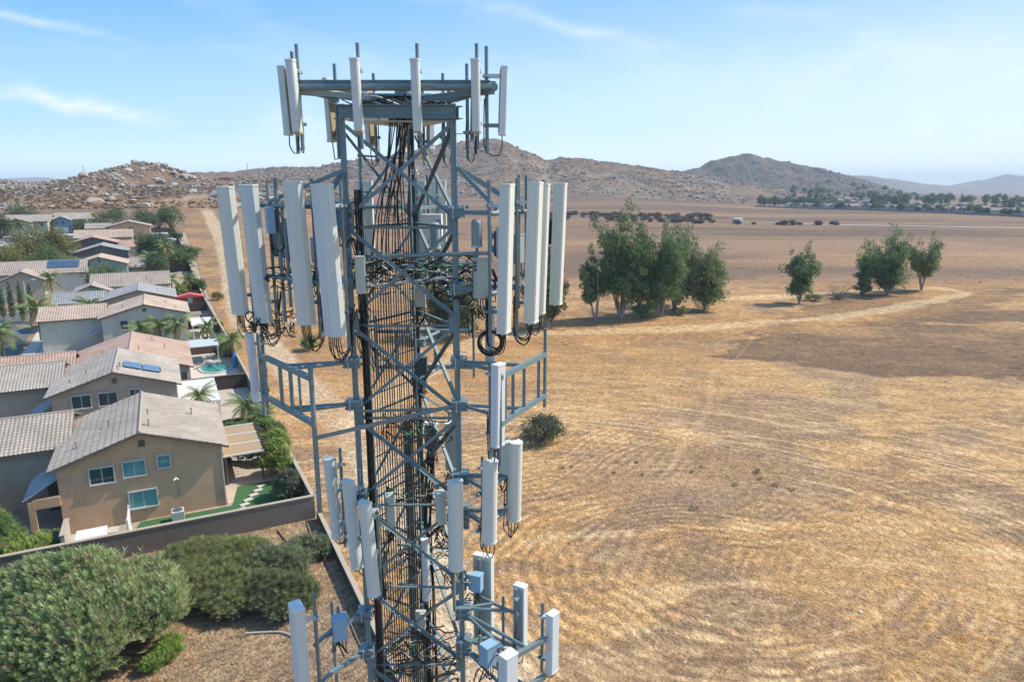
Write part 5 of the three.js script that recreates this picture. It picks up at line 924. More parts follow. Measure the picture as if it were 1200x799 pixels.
function eucalyptus(label, x, z, h, spread, stems, seed, n, cols = EUC, low = 0.2) {
  const r = rng(seed), g = thing('eucalyptus_tree', label, 'tree', [x, gh(x, z) - 0.1, z], 0, 'eucalyptus trees in the dry field'), lobes = [], wood = [];
  for (let i = 0; i < stems; i++) {
    const ph = (i / stems) * 6.283 + r() * 1.2, lean = spread * (stems === 1 ? 0.15 : 0.35 + r() * 0.65), hh = h * (i === 0 ? 1 : 0.66 + r() * 0.32), ex = Math.cos(ph) * lean * (i === 0 ? 0.25 : 1), ez = Math.sin(ph) * lean * (i === 0 ? 0.25 : 0.8), pts = [];
    for (let k = 0; k <= 7; k++) { const t = k / 7; pts.push([ex * Math.pow(t, 0.8) + (r() - 0.5) * 0.35 * t, hh * 0.96 * t, ez * Math.pow(t, 0.8) + (r() - 0.5) * 0.35 * t]); }
    wood.push(limb(pts, 0.008 * h + 0.06, 0.03, 7));
    for (let t = low + 0.10 + r() * 0.1; t < 1.0; t += 0.10) {
      const q = Math.min(6.99, t * 7), a = pts[q | 0], b = pts[Math.min(7, (q | 0) + 1)], f = q - (q | 0), w = spread * (0.30 + 0.14 * Math.sin(Math.PI * Math.min(1, t * 1.0))) * (0.75 + r() * 0.5) * (t > 0.85 ? 0.7 : 1), jx = (r() - 0.5) * spread * 0.9, jz = (r() - 0.5) * spread * 0.9, c = [a[0] + (b[0] - a[0]) * f + jx, a[1] + (b[1] - a[1]) * f, a[2] + (b[2] - a[2]) * f + jz];
      lobes.push([c[0], c[1], c[2], w, h * 0.10 * (0.7 + r() * 0.7), w]);
      wood.push(limb([[c[0] - jx, c[1] - 0.8, c[2] - jz], c], 0.05, 0.015, 5));
    }
  }
  mesh('trunk', merge(wood), barkPale, g); mesh('crown', foliage(lobes, Math.round(n * 2.5), 0.46, 0.34, cols, seed + 5, 0.47, 0.45), leafMat, g); return g;
}
eucalyptus('tallest eucalyptus in the clump, with several upright stems', 20.6, -126.5, 22, 4.6, 9, 21, 11000);
eucalyptus('thin sparse eucalyptus at the house end of the clump', 15.6, -124.8, 14.5, 3.2, 4, 22, 3400, EUC, 0.3);
eucalyptus('eucalyptus in the middle of the clump, second tallest', 28.6, -129, 19.5, 4.2, 8, 23, 8600);
eucalyptus('eucalyptus standing back within the clump on a short dark trunk', 35.4, -143, 17.5, 3.8, 7, 24, 6200, SAGE, 0.2);
eucalyptus('broad sage green eucalyptus closing the clump towards the open field', 39.2, -136.7, 14.2, 4.8, 9, 25, 7200, SAGE, 0.12);
eucalyptus('lone eucalyptus with two plumes of leaves', 62.4, -146.3, 13.6, 3.5, 6, 26, 5600, EUC, 0.2);
eucalyptus('dense eucalyptus at the turn of the dirt track', 88.0, -158.6, 17, 4.8, 9, 27, 9000, EUC, 0.1);
eucalyptus('round-headed eucalyptus leaning off slanted stems at the track bend', 100.2, -165.6, 13.8, 4.4, 7, 28, 5400, SAGE, 0.36);
eucalyptus('low bushy eucalyptus beside the dense one at the track', 82, -157.5, 8, 2.6, 4, 29, 2600, SAGE, 0.05);
eucalyptus('yellow-green eucalyptus just behind the field-side antennas', 6.4, -118.4, 14.5, 3.8, 5, 30, 6000, [[0.085, 0.11, 0.045], [0.11, 0.13, 0.05], [0.06, 0.085, 0.04]], 0.1);
eucalyptus('spreading eucalyptus showing through the lattice tower', -9.2, -111.2, 12.5, 5.2, 6, 31, 7200, [[0.085, 0.11, 0.045], [0.11, 0.13, 0.05], [0.06, 0.085, 0.04]], 0.1);
eucalyptus('slim eucalyptus filling the gap beside the tallest one', 24.4, -128.6, 18.6, 3.4, 5, 32, 5200);
eucalyptus('dull green eucalyptus crowded behind the middle of the clump', 32.4, -134, 17.4, 3.6, 6, 33, 5600, SAGE, 0.15);
function bush(name, label, x, z, rx, h, n, size, cols, seed, group, gap = 0.38, aspect = 0.4) {
  const r = rng(seed), g = thing(name, label, name.includes('tree') ? 'tree' : 'bush', [x, gh(x, z) - 0.05, z], 0, group), lobes = [], wood = [];
  for (let i = 0; i < 11; i++) { const a = r() * 6.283, q = Math.sqrt(r()) * rx * 0.68, y = h * (0.3 + 0.42 * (1 - q / rx) * (0.6 + r() * 0.7)); lobes.push([Math.cos(a) * q, y, Math.sin(a) * q, rx * (0.32 + r() * 0.15), h * (0.24 + r() * 0.1), rx * (0.32 + r() * 0.15)]); wood.push(limb([[Math.cos(a) * q * 0.1, 0, Math.sin(a) * q * 0.1], [Math.cos(a) * q * 0.7, y * 0.6, Math.sin(a) * q * 0.7], [Math.cos(a) * q, y, Math.sin(a) * q]], 0.02 * h, 0.01 * h, 5)); }
  mesh('stem', merge(wood), barkMat, g); mesh('crown', foliage(lobes, n, size, aspect, cols, seed + 3, gap), leafMat, g); return g;
}
bush('field_bush', 'round grey-green bush alone in the field past the rail frame', 2.9, -63, 2.7, 2.9, 7000, 0.2, [[0.085, 0.11, 0.05], [0.12, 0.14, 0.065], [0.06, 0.08, 0.04]], 41);
bush('field_bush', 'dark green bush beside the dirt track near the back wall', -31.2, -102, 2.1, 2.5, 3200, 0.26, EUC, 42);
bush('field_bush', 'low olive bush at the foot of the lone eucalyptus', 67, -149.8, 2.2, 1.8, 1400, 0.3, SAGE, 43);
bush('field_bush', 'small round bush far out on the plain', -29, -205, 1.8, 2.6, 1000, 0.3, EUC, 44);
bush('field_bush', 'low grey-green bush outside the back wall beside the track', ...[-101, -214], 4.5, 2.4, 2200, 0.35, SAGE, 45);
bush('field_bush', 'yellowish bush just outside the back wall', ...nb(108, 12.5), 1.6, 2.2, 1200, 0.26, [[0.2, 0.19, 0.05], [0.15, 0.15, 0.05]], 46);
bush('field_bush', 'low dark undergrowth bush beneath the eucalyptus clump', 25, -128, 3.4, 3, 2200, 0.35, EUC, 47);
bush('field_bush', 'thin undergrowth bush at the foot of the broad sage eucalyptus', 33, -131, 2.2, 2, 1000, 0.35, SAGE, 48);
{ // leafless bush
  const r = rng(61), x = 73.4, z = -152, g = thing('bare_bush', 'leafless brown bush between the lone eucalyptus and the dense one', 'bush', [x, gh(x, z), z]);
  const tw = []; for (let i = 0; i < 60; i++) { const a = r() * 6.28, l = 1.5 + r() * 3, e = 0.3 + r() * 1.1; tw.push(limb([[0, 0, 0], [Math.cos(a) * l * 0.5, l * 0.5 * e, Math.sin(a) * l * 0.5], [Math.cos(a) * l + (r() - 0.5), l * 0.9 * e, Math.sin(a) * l + (r() - 0.5)]], 0.05, 0.015, 4)); }
  mesh('branch', merge(tw), barkPale, g); mesh('twig', foliage([[0, 1.4, 0, 3, 1.5, 3]], 500, 0.35, 0.12, [[0.2, 0.15, 0.1], [0.15, 0.11, 0.08]], 63, 0.4), leafMat, g);
}
// ---- near shrubs: sprigs set on a rounded crown
function sprig(nl, len, wid, seed, up) {
  const r = rng(seed), P = [];
  for (let i = 0; i < nl; i++) { const t = i / nl, a = r() * 6.28, y = t * len, out = len * (0.28 + 0.15 * r()), dx = Math.cos(a), dz = Math.sin(a), lift = out * up; const px = -dz * wid, pz = dx * wid, mx = dx * out * 0.55, mz = dz * out * 0.55; P.push(0, y, 0, mx + px, y + lift * 0.6, mz + pz, dx * out, y + lift, dz * out, 0, y, 0, dx * out, y + lift, dz * out, mx - px, y + lift * 0.6, mz - pz); }
  const g = new THREE.BufferGeometry(); g.setAttribute('position', new THREE.Float32BufferAttribute(P, 3)); g.computeVertexNormals(); return g;
}
const sprigMat = new THREE.MeshPhysicalMaterial({ color: new THREE.Color(1, 1, 1), roughness: 0.75, side: THREE.DoubleSide, transmission: 0.35, thickness: 0 });
const sprigWide = sprig(26, 0.40, 0.013, 3, 1.1), sprigFine = sprig(28, 0.40, 0.009, 5, 1.3);
function sprigShrub(name, label, x, z, lobes, n, geo, cols, seed, sc = 1, cat = 'shrub') {
  const r = rng(seed), g = thing(name, label, cat, [x, gh(x, z) - 0.05, z]), im = new THREE.InstancedMesh(geo, sprigMat, n), m = new THREE.Matrix4(), q = new THREE.Quaternion(), col = new THREE.Color(), areas = lobes.map((l) => l[3] * l[5]), tot = areas.reduce((a, b) => a + b, 0), wood = [];
  for (const l of lobes) wood.push(limb([[l[0] * 0.1, 0, l[2] * 0.1], [l[0] * 0.6, l[1] * 0.55, l[2] * 0.6], [l[0], l[1], l[2]]], 0.06, 0.02, 5));
  mesh('stem', merge(wood), barkMat, g);
  for (let i = 0; i < n; i++) {
    let w = r() * tot, li = 0; while (w > areas[li] && li < lobes.length - 1) { w -= areas[li]; li++; }
    const l = lobes[li], u = -0.25 + 1.25 * r(), ph = r() * 6.283, s = Math.sqrt(Math.max(0, 1 - u * u)), rad = 0.45 + 0.55 * Math.pow(r(), 0.6) + (r() < 0.12 ? 0.3 * r() : 0), dx = s * Math.cos(ph), dz = s * Math.sin(ph);
    const d = V(dx * 0.7 + (r() - 0.5) * 0.9, u + 0.7 + (r() - 0.5) * 0.6, dz * 0.7 + (r() - 0.5) * 0.9).normalize(); q.setFromUnitVectors(V(0, 1, 0), d);
    const k = sc * (0.6 + r() * 0.9); m.compose(V(l[0] + l[3] * rad * dx, Math.max(0.05, l[1] + l[4] * rad * u), l[2] + l[5] * rad * dz), q, V(k, k, k)); im.setMatrixAt(i, m);
    const c = r() < 0.07 ? [0.30, 0.22, 0.13] : cols[(r() * cols.length) | 0], t = 0.62 + r() * 0.7; im.setColorAt(i, col.setRGB(c[0] * t, c[1] * t, c[2] * t));
  }
  im.name = 'crown'; im.userData.kind = 'stuff'; im.castShadow = im.receiveShadow = true; g.add(im); return g;
}
function dome(R, h, n, seed, sx = 1, sz = 1) { const r = rng(seed), out = []; for (let i = 0; i < n; i++) { const a = r() * 6.283, q = Math.sqrt(r()), lr = R * (0.17 + 0.17 * r()); out.push([Math.cos(a) * q * R * 0.85 * sx, h * (0.22 + 0.52 * (1 - q * q) * (0.55 + 0.75 * r()) + 0.12 * r()), Math.sin(a) * q * R * 0.78 * sz, lr, Math.min(lr, h * 0.3), lr]); } return out; }
const OLIVE = [[0.225, 0.30, 0.10], [0.285, 0.355, 0.13], [0.17, 0.24, 0.075], [0.35, 0.40, 0.18]], ACAC = [[0.27, 0.31, 0.11], [0.33, 0.36, 0.135], [0.20, 0.245, 0.09], [0.40, 0.40, 0.17]], GREYG = [[0.27, 0.31, 0.16], [0.21, 0.25, 0.125], [0.34, 0.37, 0.21]];
sprigShrub('olive_tree', 'big silvery olive tree filling the slope below the block wall', -22.6, -31.2, [...dome(4.9, 5.0, 44, 71), [0, 3.2, 0, 3, 1.5, 3]], 40000, sprigWide, OLIVE, 72, 1.0, 'tree');
sprigShrub('olive_tree', 'smaller silvery olive tree crowding the edge of the shrub slope', -29.5, -30.5, dome(4.2, 4.2, 30, 73), 18000, sprigWide, OLIVE, 74, 1.0, 'tree');
sprigShrub('saltbush_shrub', 'pale grey-green shrub close under the block wall', ...nb(-9.0, -4.6), dome(3.2, 2.0, 22, 75, 1.3, 0.7), 7000, sprigFine, GREYG, 76);
sprigShrub('acacia_shrub', 'wide dark green shrub nearest the block wall', ...nb(-9.6, 4.0), dome(3.2, 1.35, 26, 77, 1.15, 0.65), 7500, sprigFine, ACAC, 78);
sprigShrub('acacia_shrub', 'dark green shrub in the middle of the shrub patch', ...nb(-12.2, 3.4), dome(3.0, 1.5, 26, 79, 1.1, 0.8), 7500, sprigFine, ACAC, 80);
sprigShrub('acacia_shrub', 'grey-green shrub on the retaining-wall side of the patch', ...nb(-12.2, 7.0), dome(2.5, 1.3, 22, 81, 1.1, 0.75), 6000, sprigFine, GREYG, 82);
sprigShrub('acacia_shrub', 'rounded green shrub standing clear at the edge of the patch', ...nb(-15.6, 6.7), dome(2.1, 1.4, 18, 83, 1.2, 0.8), 5400, sprigFine, [[0.21, 0.245, 0.10], [0.26, 0.285, 0.12], [0.16, 0.19, 0.08]], 84);
sprigShrub('acacia_shrub', 'low dull shrub beside the retaining wall', ...nb(-10.6, 9.4), dome(1.3, 0.9, 8, 85), 1500, sprigFine, GREYG, 86);
sprigShrub('groundcover_plant', 'bright lime green creeping plant at the foot of the olive tree', ...nb(-17.8, 0.7), dome(1.1, 0.5, 12, 87, 0.5, 1.6), 1300, sprigWide, [[0.16, 0.28, 0.03], [0.22, 0.32, 0.04]], 88, 0.7, 'plant');
sprigShrub('acacia_shrub', 'straggling olive-green shrub at the downhill end of the patch', ...nb(-14.6, 4.4), dome(1.8, 1.1, 20, 111, 1.2, 0.8), 3600, sprigFine, ACAC, 112);
// yard shrubs round the tan house
const LUSH = [[0.12, 0.22, 0.04], [0.17, 0.27, 0.05], [0.09, 0.16, 0.035]], LIME = [[0.27, 0.36, 0.05], [0.20, 0.30, 0.045], [0.33, 0.38, 0.08]];
sprigShrub('yard_shrub', 'lush green shrub beside the porch of the tan house', ...nb(-2.9, -9.4), dome(2.4, 3.0, 14, 91), 4200, sprigWide, LUSH, 92);
sprigShrub('yard_shrub', 'yellow-green shrub inside the near block wall', ...nb(-3.7, -7.2), dome(1.5, 1.9, 9, 93), 1900, sprigWide, LIME, 94);
sprigShrub('yard_tree', 'rounded green tree in front of the wing of the tan house', ...nb(1.2, -12.0), [...dome(2.6, 4.6, 12, 95), [0, 3, 0, 1.8, 1.4, 1.8]], 5200, sprigWide, LUSH, 96, 1, 'tree');
sprigShrub('yard_shrub', 'leafy green plant at the foot of the porch column', ...nb(-2.2, -6.2), dome(0.9, 1.1, 6, 97), 900, sprigWide, LUSH, 98);
sprigShrub('yard_shrub', 'pale silvery shrub in the corner of the block wall', ...nb(-1.0, 10.1), dome(1.2, 2.2, 8, 99), 1800, sprigFine, [[0.24, 0.27, 0.16], [0.19, 0.22, 0.13]], 100);
sprigShrub('yard_shrub', 'bright lime shrub along the back wall behind the brown patio cover', ...nb(3.6, 9.9), dome(1.5, 3.0, 9, 101), 2600, sprigWide, LIME, 102);
sprigShrub('yard_shrub', 'tall yellow-green shrub against the back wall of the tan house', ...nb(7.6, 9.9), dome(1.4, 3.1, 9, 103), 2400, sprigWide, LIME, 104);
sprigShrub('yard_shrub', 'dark green hedge plant at the end of the brown patio cover', ...nb(12.4, 9.2), dome(2.0, 2.4, 9, 105), 2800, sprigWide, LUSH, 106);
sprigShrub('yard_shrub', 'straw-coloured ornamental grass beyond the brown patio cover', ...nb(10.0, 10.1), dome(0.9, 2.2, 6, 107), 1100, sprigFine, [[0.36, 0.30, 0.14], [0.28, 0.25, 0.12]], 108);
sprigShrub('yard_shrub', 'green shrub tucked behind the brown patio cover', ...nb(14.6, 7.4), dome(1.4, 1.8, 7, 109), 1500, sprigWide, LUSH, 110);
// ---- palms
const frondMat = new THREE.MeshPhysicalMaterial({ vertexColors: true, roughness: 0.8, side: THREE.DoubleSide, transmission: 0.2, thickness: 0 });
function frondGeo(L, seed, col) {
  const r = rng(seed), P = [], C = [], n = 22, px = (t) => [L * (0.92 * t), L * (0.50 * t - 0.62 * t * t), 0];
  for (let i = 2; i <= n; i++) for (const s of [-1, 1]) {
    const t = i / n, a = px(t), b = px(Math.min(1.02, t + 0.045)), l = L * 0.30 * Math.sin(Math.PI * (0.12 + 0.80 * t)) * (0.85 + r() * 0.3), tip = [a[0] + l * 0.55, a[1] - l * 0.45 - r() * 0.05, s * l * 0.75], k = 0.75 + r() * 0.5;
    P.push(...a, ...b, ...tip); for (let q = 0; q < 3; q++) C.push(col[0] * k, col[1] * k, col[2] * k);
  }
  for (let i = 0; i < 8; i++) { const a = px(i / 8), b = px((i + 1) / 8), w = 0.035 * (1 - i / 9); P.push(a[0], a[1], -w, b[0], b[1], -w * 0.8, a[0], a[1], w, b[0], b[1], -w * 0.8, b[0], b[1], w * 0.8, a[0], a[1], w); for (let q = 0; q < 6; q++) C.push(0.16, 0.15, 0.05); }
  const g = new THREE.BufferGeometry(); g.setAttribute('position', new THREE.Float32BufferAttribute(P, 3)); g.setAttribute('color', new THREE.Float32BufferAttribute(C, 3)); g.computeVertexNormals(); return g;
}
const frondA = frondGeo(1, 3, [0.14, 0.22, 0.05]), frondB = frondGeo(1, 4, [0.22, 0.26, 0.065]), frondDry = frondGeo(1, 6, [0.30, 0.22, 0.09]);
function palm(label, x, z, h, L, seed, y0) {
  const r = rng(seed), g = thing('palm_tree', label, 'palm tree', [x, (y0 ?? gh(x, z)) - 0.1, z]), pts = []; for (let i = 0; i <= 5; i++) pts.push([Math.sin(i * 0.5) * 0.06 * h * 0.3, h * i / 5, 0]);
  mesh('trunk', merge([limb(pts, 0.16, 0.11, 9), new THREE.SphereGeometry(0.2, 8, 6).translate(pts[5][0], h, 0)]), barkMat, g);
  for (let i = 0; i < 17; i++) { const f = mesh('frond', i > 14 ? frondDry : i % 2 ? frondA : frondB, frondMat, g); f.position.set(pts[5][0], h, 0); const k = L * (0.8 + r() * 0.4); f.scale.set(k, k, k); f.rotation.order = 'YXZ'; f.rotation.set((r() - 0.5) * 0.5, i * 2.4 + r() * 0.5, i < 4 ? 0.75 : i < 11 ? 0.25 + (r() - 0.5) * 0.4 : -0.45 - r() * 0.5); }
  return g;
}
palm('palm with a tall bare trunk on the street corner', -76.4, -108, 5.6, 3.3, 201);
palm('palm with long yellowed fronds beside the kerb', -70.6, -92, 5.0, 3.6, 202);
palm('palm nearest the white gable of the off-white house', ...nb(59, -1.4), 4.2, 2.6, 203);
palm('palm in the middle of the three before the off-white house', ...nb(58.6, 1.2), 4.4, 2.8, 204);
palm('palm beside the chimney-side corner of the off-white house', ...nb(58.8, 3.6), 4.3, 2.7, 205);
palm('palm rising beside the white patio cover', ...nb(18.6, 4.6), 3.9, 2.0, 206);
palm('palm in the paved yard between the patio covers', ...nb(16.9, 8.8), 2.8, 2.2, 207);
palm('short palm against the back wall beyond the paved yard', ...nb(15.2, 10.2), 2.0, 1.9, 208);
palm('tall palm in the corner beside the turquoise pool', ...nb(47.5, 10.2), 3.6, 2.6, 209);
palm('palm standing beside the white sail canopy', ...nb(60.2, 7.6), 3.4, 2.2, 210);
palm('palm behind the long wall past the red shed', ...nb(116, 7.4), 4.0, 2.6, 211);
palm('palm on the lawn behind the broad brown roof', ...nb(119, 3.8), 3.8, 2.6, 212);
palm('slender palm among the cluster of yard trees', ...nb(146, 3.5), 7.5, 3, 213);
palm('palm beside the pale grey roof extension', ...nb(143, -0.5), 5.4, 2.8, 214);
palm('palm in the front garden of the off-white house', ...nb(84, -9.5), 4.4, 2.8, 215);
palm('palm by the corner of the brown-roofed house', ...nb(92, -11.8), 4.6, 2.8, 216);
palm('palm in front of the white house across the street', -96, -141, 6.0, 3.0, 217);
palm('palm beside the far cream garage house', -170, -238, 6, 3.4, 218);
palm('palm behind the back wall near the turquoise pool', ...nb(51.5, 10.0), 2.6, 2.0, 219);
// ---- street and yard trees
const YTREE = [[0.26, 0.23, 0.04], [0.19, 0.19, 0.04], [0.14, 0.155, 0.035]], DTREE = [[0.075, 0.125, 0.045], [0.10, 0.155, 0.05], [0.06, 0.10, 0.04]], MTREE = [[0.11, 0.18, 0.045], [0.145, 0.22, 0.05], [0.08, 0.135, 0.04]];
for (const [l, x, z, rx, h, c, n] of [
  ['large golden-green street tree below the far street', -128, -181, 8.0, 12.5, YTREE, 7000], ['golden-green street tree beside the far street', -121.5, -184, 6.0, 11.0, YTREE, 5000], ['olive street tree in front of the dark grey house', -110, -172, 5.0, 6.5, SAGE, 3000],
  ['green tree behind the solar-roofed white house', -114, -168, 7.0, 9.5, MTREE, 5200], ['yellowish tree behind the solar-roofed white house', -127, -170, 7.0, 10.5, YTREE, 5200], ['bushy green tree between the solar roof and the sage house', -97, -159, 4.6, 6.5, MTREE, 3200], ['low green hedge tree before the sage house', ...nb(134, -11), 4.8, 4.4, MTREE, 3200],
  ['dark tree towering beside the kerb at the far left houses', -150, -190, 5.5, 11, DTREE, 3600], ['tree in front of the cream garage house', -181, -243, 4.5, 9, DTREE, 2600], ['green tree behind the cream garage house', -192, -272, 7, 10, DTREE, 3000],
  ['broad dark tree beside the blue fronted house', ...nb(224, -19), 7, 9.5, DTREE, 4600], ['dark round pine beyond the far tan gable', ...nb(250, 7), 5.0, 9.5, DTREE, 3200], ['dark tree beyond the far tan gable', ...nb(246, -2), 6, 8.5, DTREE, 3200], ['dull tree next to the round pine', ...nb(249, 2), 4, 8, SAGE, 2000],
  ['tall tree of the cluster in the yards, nearest the grey roof', ...nb(160, 0), 5.0, 10, DTREE, 3800], ['dark tree of the cluster in the yards', ...nb(168, 1.5), 4.6, 9.5, DTREE, 3400], ['bright green tree of the cluster against the back wall', ...nb(152, 6.2), 4.2, 7, MTREE, 3200], ['rounded tree of the cluster closest to the back wall', ...nb(160, 7.2), 4.2, 6.5, DTREE, 3000], ['green tree in the yard of the sage house', ...nb(140, 1.4), 3.2, 7.5, DTREE, 2600],
  ['leafy tree beside the front wall of the brown-roofed house', ...nb(94, -9), 3.6, 5.5, MTREE, 2800], ['small green tree by the red shed', ...nb(117, 8.4), 2.8, 4.4, MTREE, 2000], ['yellow-green shrub tree by the red shed', ...nb(114, 5.4), 2.0, 3.2, LIME, 1400], ['small tree in the farthest yard', ...nb(203, 7), 2.6, 5, DTREE, 1400], ['green tree behind the garage houses', -158, -275, 6, 9, DTREE, 2600]])
  bush('yard_tree', l, x, z, rx * 1.12, h * 1.08, Math.round(n * 1.7), 0.45, c, 300 + Math.round(Math.abs(x * 7 + z)), undefined, 0.40);
bush('flowering_bush', 'magenta flowering bush at the foot of the back wall', ...nb(124, 8.6), 1.8, 2.2, 1200, 0.26, [[0.35, 0.03, 0.10], [0.25, 0.03, 0.08], [0.10, 0.13, 0.04]], 401);
bush('yard_bush', 'green bush on the back wall near the white canopy', ...nb(72, 9.6), 1.6, 2.4, 1600, 0.26, MTREE, 402);
bush('yard_bush', 'yellow-green bush on the back wall past the canopy', ...nb(77.5, 9.6), 1.2, 1.8, 900, 0.24, LIME, 403);
bush('yard_bush', 'green bush at the wall by the pool palm', ...nb(52.5, 9.0), 1.6, 2.0, 1400, 0.26, MTREE, 404);
bush('yard_bush', 'low ornamental bush beside the kerb palm', -73, -107.5, 1.8, 1.0, 900, 0.25, SAGE, 405);
bush('yard_bush', 'golden ornamental grass at the corner of the pink-roofed house', -66, -81, 1.2, 1.1, 900, 0.25, [[0.32, 0.24, 0.07], [0.26, 0.2, 0.06]], 406);
for (let i = 0; i < 5; i++) {   // cypress row
  const x = -88.5 + i * -2.5, z = -124 - i * 0.9, g = thing('cypress_tree', 'slender Italian cypress in the row beside the white house', 'cypress', [x, gh(x, z), z], 0, 'row of slender cypresses');
  mesh('trunk', pipe([0, 0, 0], [0, 6, 0], 0.1, 6), barkMat, g); mesh('crown', foliage([[0, 1.8, 0, 0.62, 1.5, 0.62], [0, 3.6, 0, 0.58, 1.7, 0.58], [0, 5.4, 0, 0.46, 1.5, 0.46], [0, 6.7, 0, 0.28, 1.0, 0.28]], 1500, 0.3, 0.4, DTREE, 500 + i, 0.2), leafMat, g);
}
{ const x = -87.5, z = -121.5, g = thing('street_lamp', 'pale concrete street lamp beside the cypress row', 'street lamp', [x, gh(x, z), z]); mesh('pole', pipe([0, 0, 0], [0, 8, 0], 0.12, 8, 0.08), concrete, g); mesh('arm', pipe([0, 7.9, 0], [1.6, 8.3, 0], 0.05, 6), concrete, g); mesh('lamp_head', rbox(0.7, 0.14, 0.3, 0.04, 1.8, 8.3, 0), M.steelPale, g); }
// ---- dry grass tufts and weeds
{
  const P = []; const r = rng(8);
  for (let i = 0; i < 9; i++) { const a = r() * 6.28, l = 0.5 + r() * 0.7, o = 0.25 + r() * 0.9, w = 0.05; P.push(-Math.sin(a) * w, 0, Math.cos(a) * w, Math.sin(a) * w, 0, -Math.cos(a) * w, Math.cos(a) * o, l * 0.75, Math.sin(a) * o); }
  const g = new THREE.BufferGeometry(); g.setAttribute('position', new THREE.Float32BufferAttribute(P, 3)); g.computeVertexNormals();
  const N = 60000, im = new THREE.InstancedMesh(g, std(1, 1, 1, 1, { side: THREE.DoubleSide }), N), m = new THREE.Matrix4(), q = new THREE.Quaternion(), c = new THREE.Color(); let k = 0, guard = 0;
  while (k < N && guard++ < N * 6) {
    const d = 26 + Math.pow(r(), 1.3) * 110, x = (r() * 2 - 1) * (d * 0.76 + 8) + 2, z = -d, [s, t] = nbi(x, z);
    if ((t < 11.6 && s > -5.6) || distTo(TRACK, x, z) < 2.2 + r()) continue;
    const dens = fbm(x * 0.16, z * 0.16, 3) * 0.6 + 0.4 * fbm(x * 0.6 + 9, z * 0.6, 2); if (dens < 0.40 + r() * 0.2) continue;
    const f = field(x, z), h = (0.04 + r() * 0.09) * (t < 11 ? 2 : 1), w = 0.12 + r() * 0.2, b = 0.95 + r() * 0.55; q.setFromAxisAngle(V(0, 1, 0), r() * 6.28); m.compose(V(x, gh(x, z) + 0.005, z), q, V(w, h, w)); im.setMatrixAt(k, m); im.setColorAt(k, c.setRGB(f[0] * b * 1.05, f[1] * b * 1.05, f[2] * b)); k++;
  }
  im.count = k; im.name = 'dry_grass'; im.userData = { kind: 'stuff', label: 'short dry straw-coloured grass scattered over the field', category: 'grass' }; im.castShadow = im.receiveShadow = true; scene.add(im);
}
{ // low green weeds and pale stones in the field
  const r = rng(19);
  for (let i = 0; i < 15; i++) { const a = r() * 6.28, q = Math.pow(r(), 0.6) * 9, x = 15.5 + Math.cos(a) * q * 1.3, z = -55.5 + Math.sin(a) * q * 0.8, rr = 0.2 + r() * 0.32; bush('field_weed', 'small dull green weed on the bare soil of the field', x, z, rr, rr * 0.9, 50 + (r() * 40 | 0), 0.13, [[0.24, 0.22, 0.11], [0.19, 0.18, 0.08], [0.34, 0.27, 0.14]], 600 + i, 'weeds on the bare soil', 0.2); }
  const gs = [0, 1, 2].map((s) => { const g = new THREE.IcosahedronGeometry(0.5, 1), p = g.attributes.position, h = rng(s + 3), mp = new Map(); for (let i = 0; i < p.count; i++) { const key = [p.getX(i), p.getY(i), p.getZ(i)].map((v) => v.toFixed(3)).join(); if (!mp.has(key)) mp.set(key, 0.75 + h() * 0.5); const k = mp.get(key); p.setXYZ(i, p.getX(i) * k, p.getY(i) * k * 0.6, p.getZ(i) * k); } g.computeVertexNormals(); return g; });
  for (let i = 0; i < 22; i++) { const d = 30 + r() * 45, x = -6 + r() * (d * 0.7 + 4), z = -d, k = 0.10 + r() * r() * 0.28; const m = solo('field_stone', gs[i % 3], concrete, 'small pale stone lying loose on the dry field', 'stone', 'loose stones on the field'); m.position.set(x, gh(x, z) + k * 0.12, z); m.scale.setScalar(k); m.rotation.y = r() * 6; }
}
{ // old hose and edging on the slope
  const P = (s, t, y = 0.08) => { const [x, z] = nb(s, t); return [x, gh(x, z) + y, z]; };
  solo('irrigation_hose', cable([P(-17.6, 4.8), P(-17.9, 5.6), P(-18.4, 6.6), P(-19.6, 7.3), P(-21.2, 7.4), P(-23, 7.2)], 0.07, 40, 6), std(0.45, 0.38, 0.32, 0.8), 'pale irrigation hose curving over the bare slope', 'hose');
  solo('edging_strip', cable([P(-6, 10.3), P(-10, 10.2), P(-14, 10.45), P(-20, 10.2), P(-27, 10.3)], 0.05, 50, 5), std(0.30, 0.22, 0.15, 0.9), 'thin brown edging strip running beside the retaining wall', 'edging');
  solo('irrigation_hose', cable([P(-6.2, 8.2), P(-7.6, 8.4), P(-9.4, 8.7), P(-10.6, 8.7)], 0.05, 30, 5), std(0.14, 0.10, 0.08, 0.9), 'dark irrigation hose below the corner of the block wall', 'hose');
}
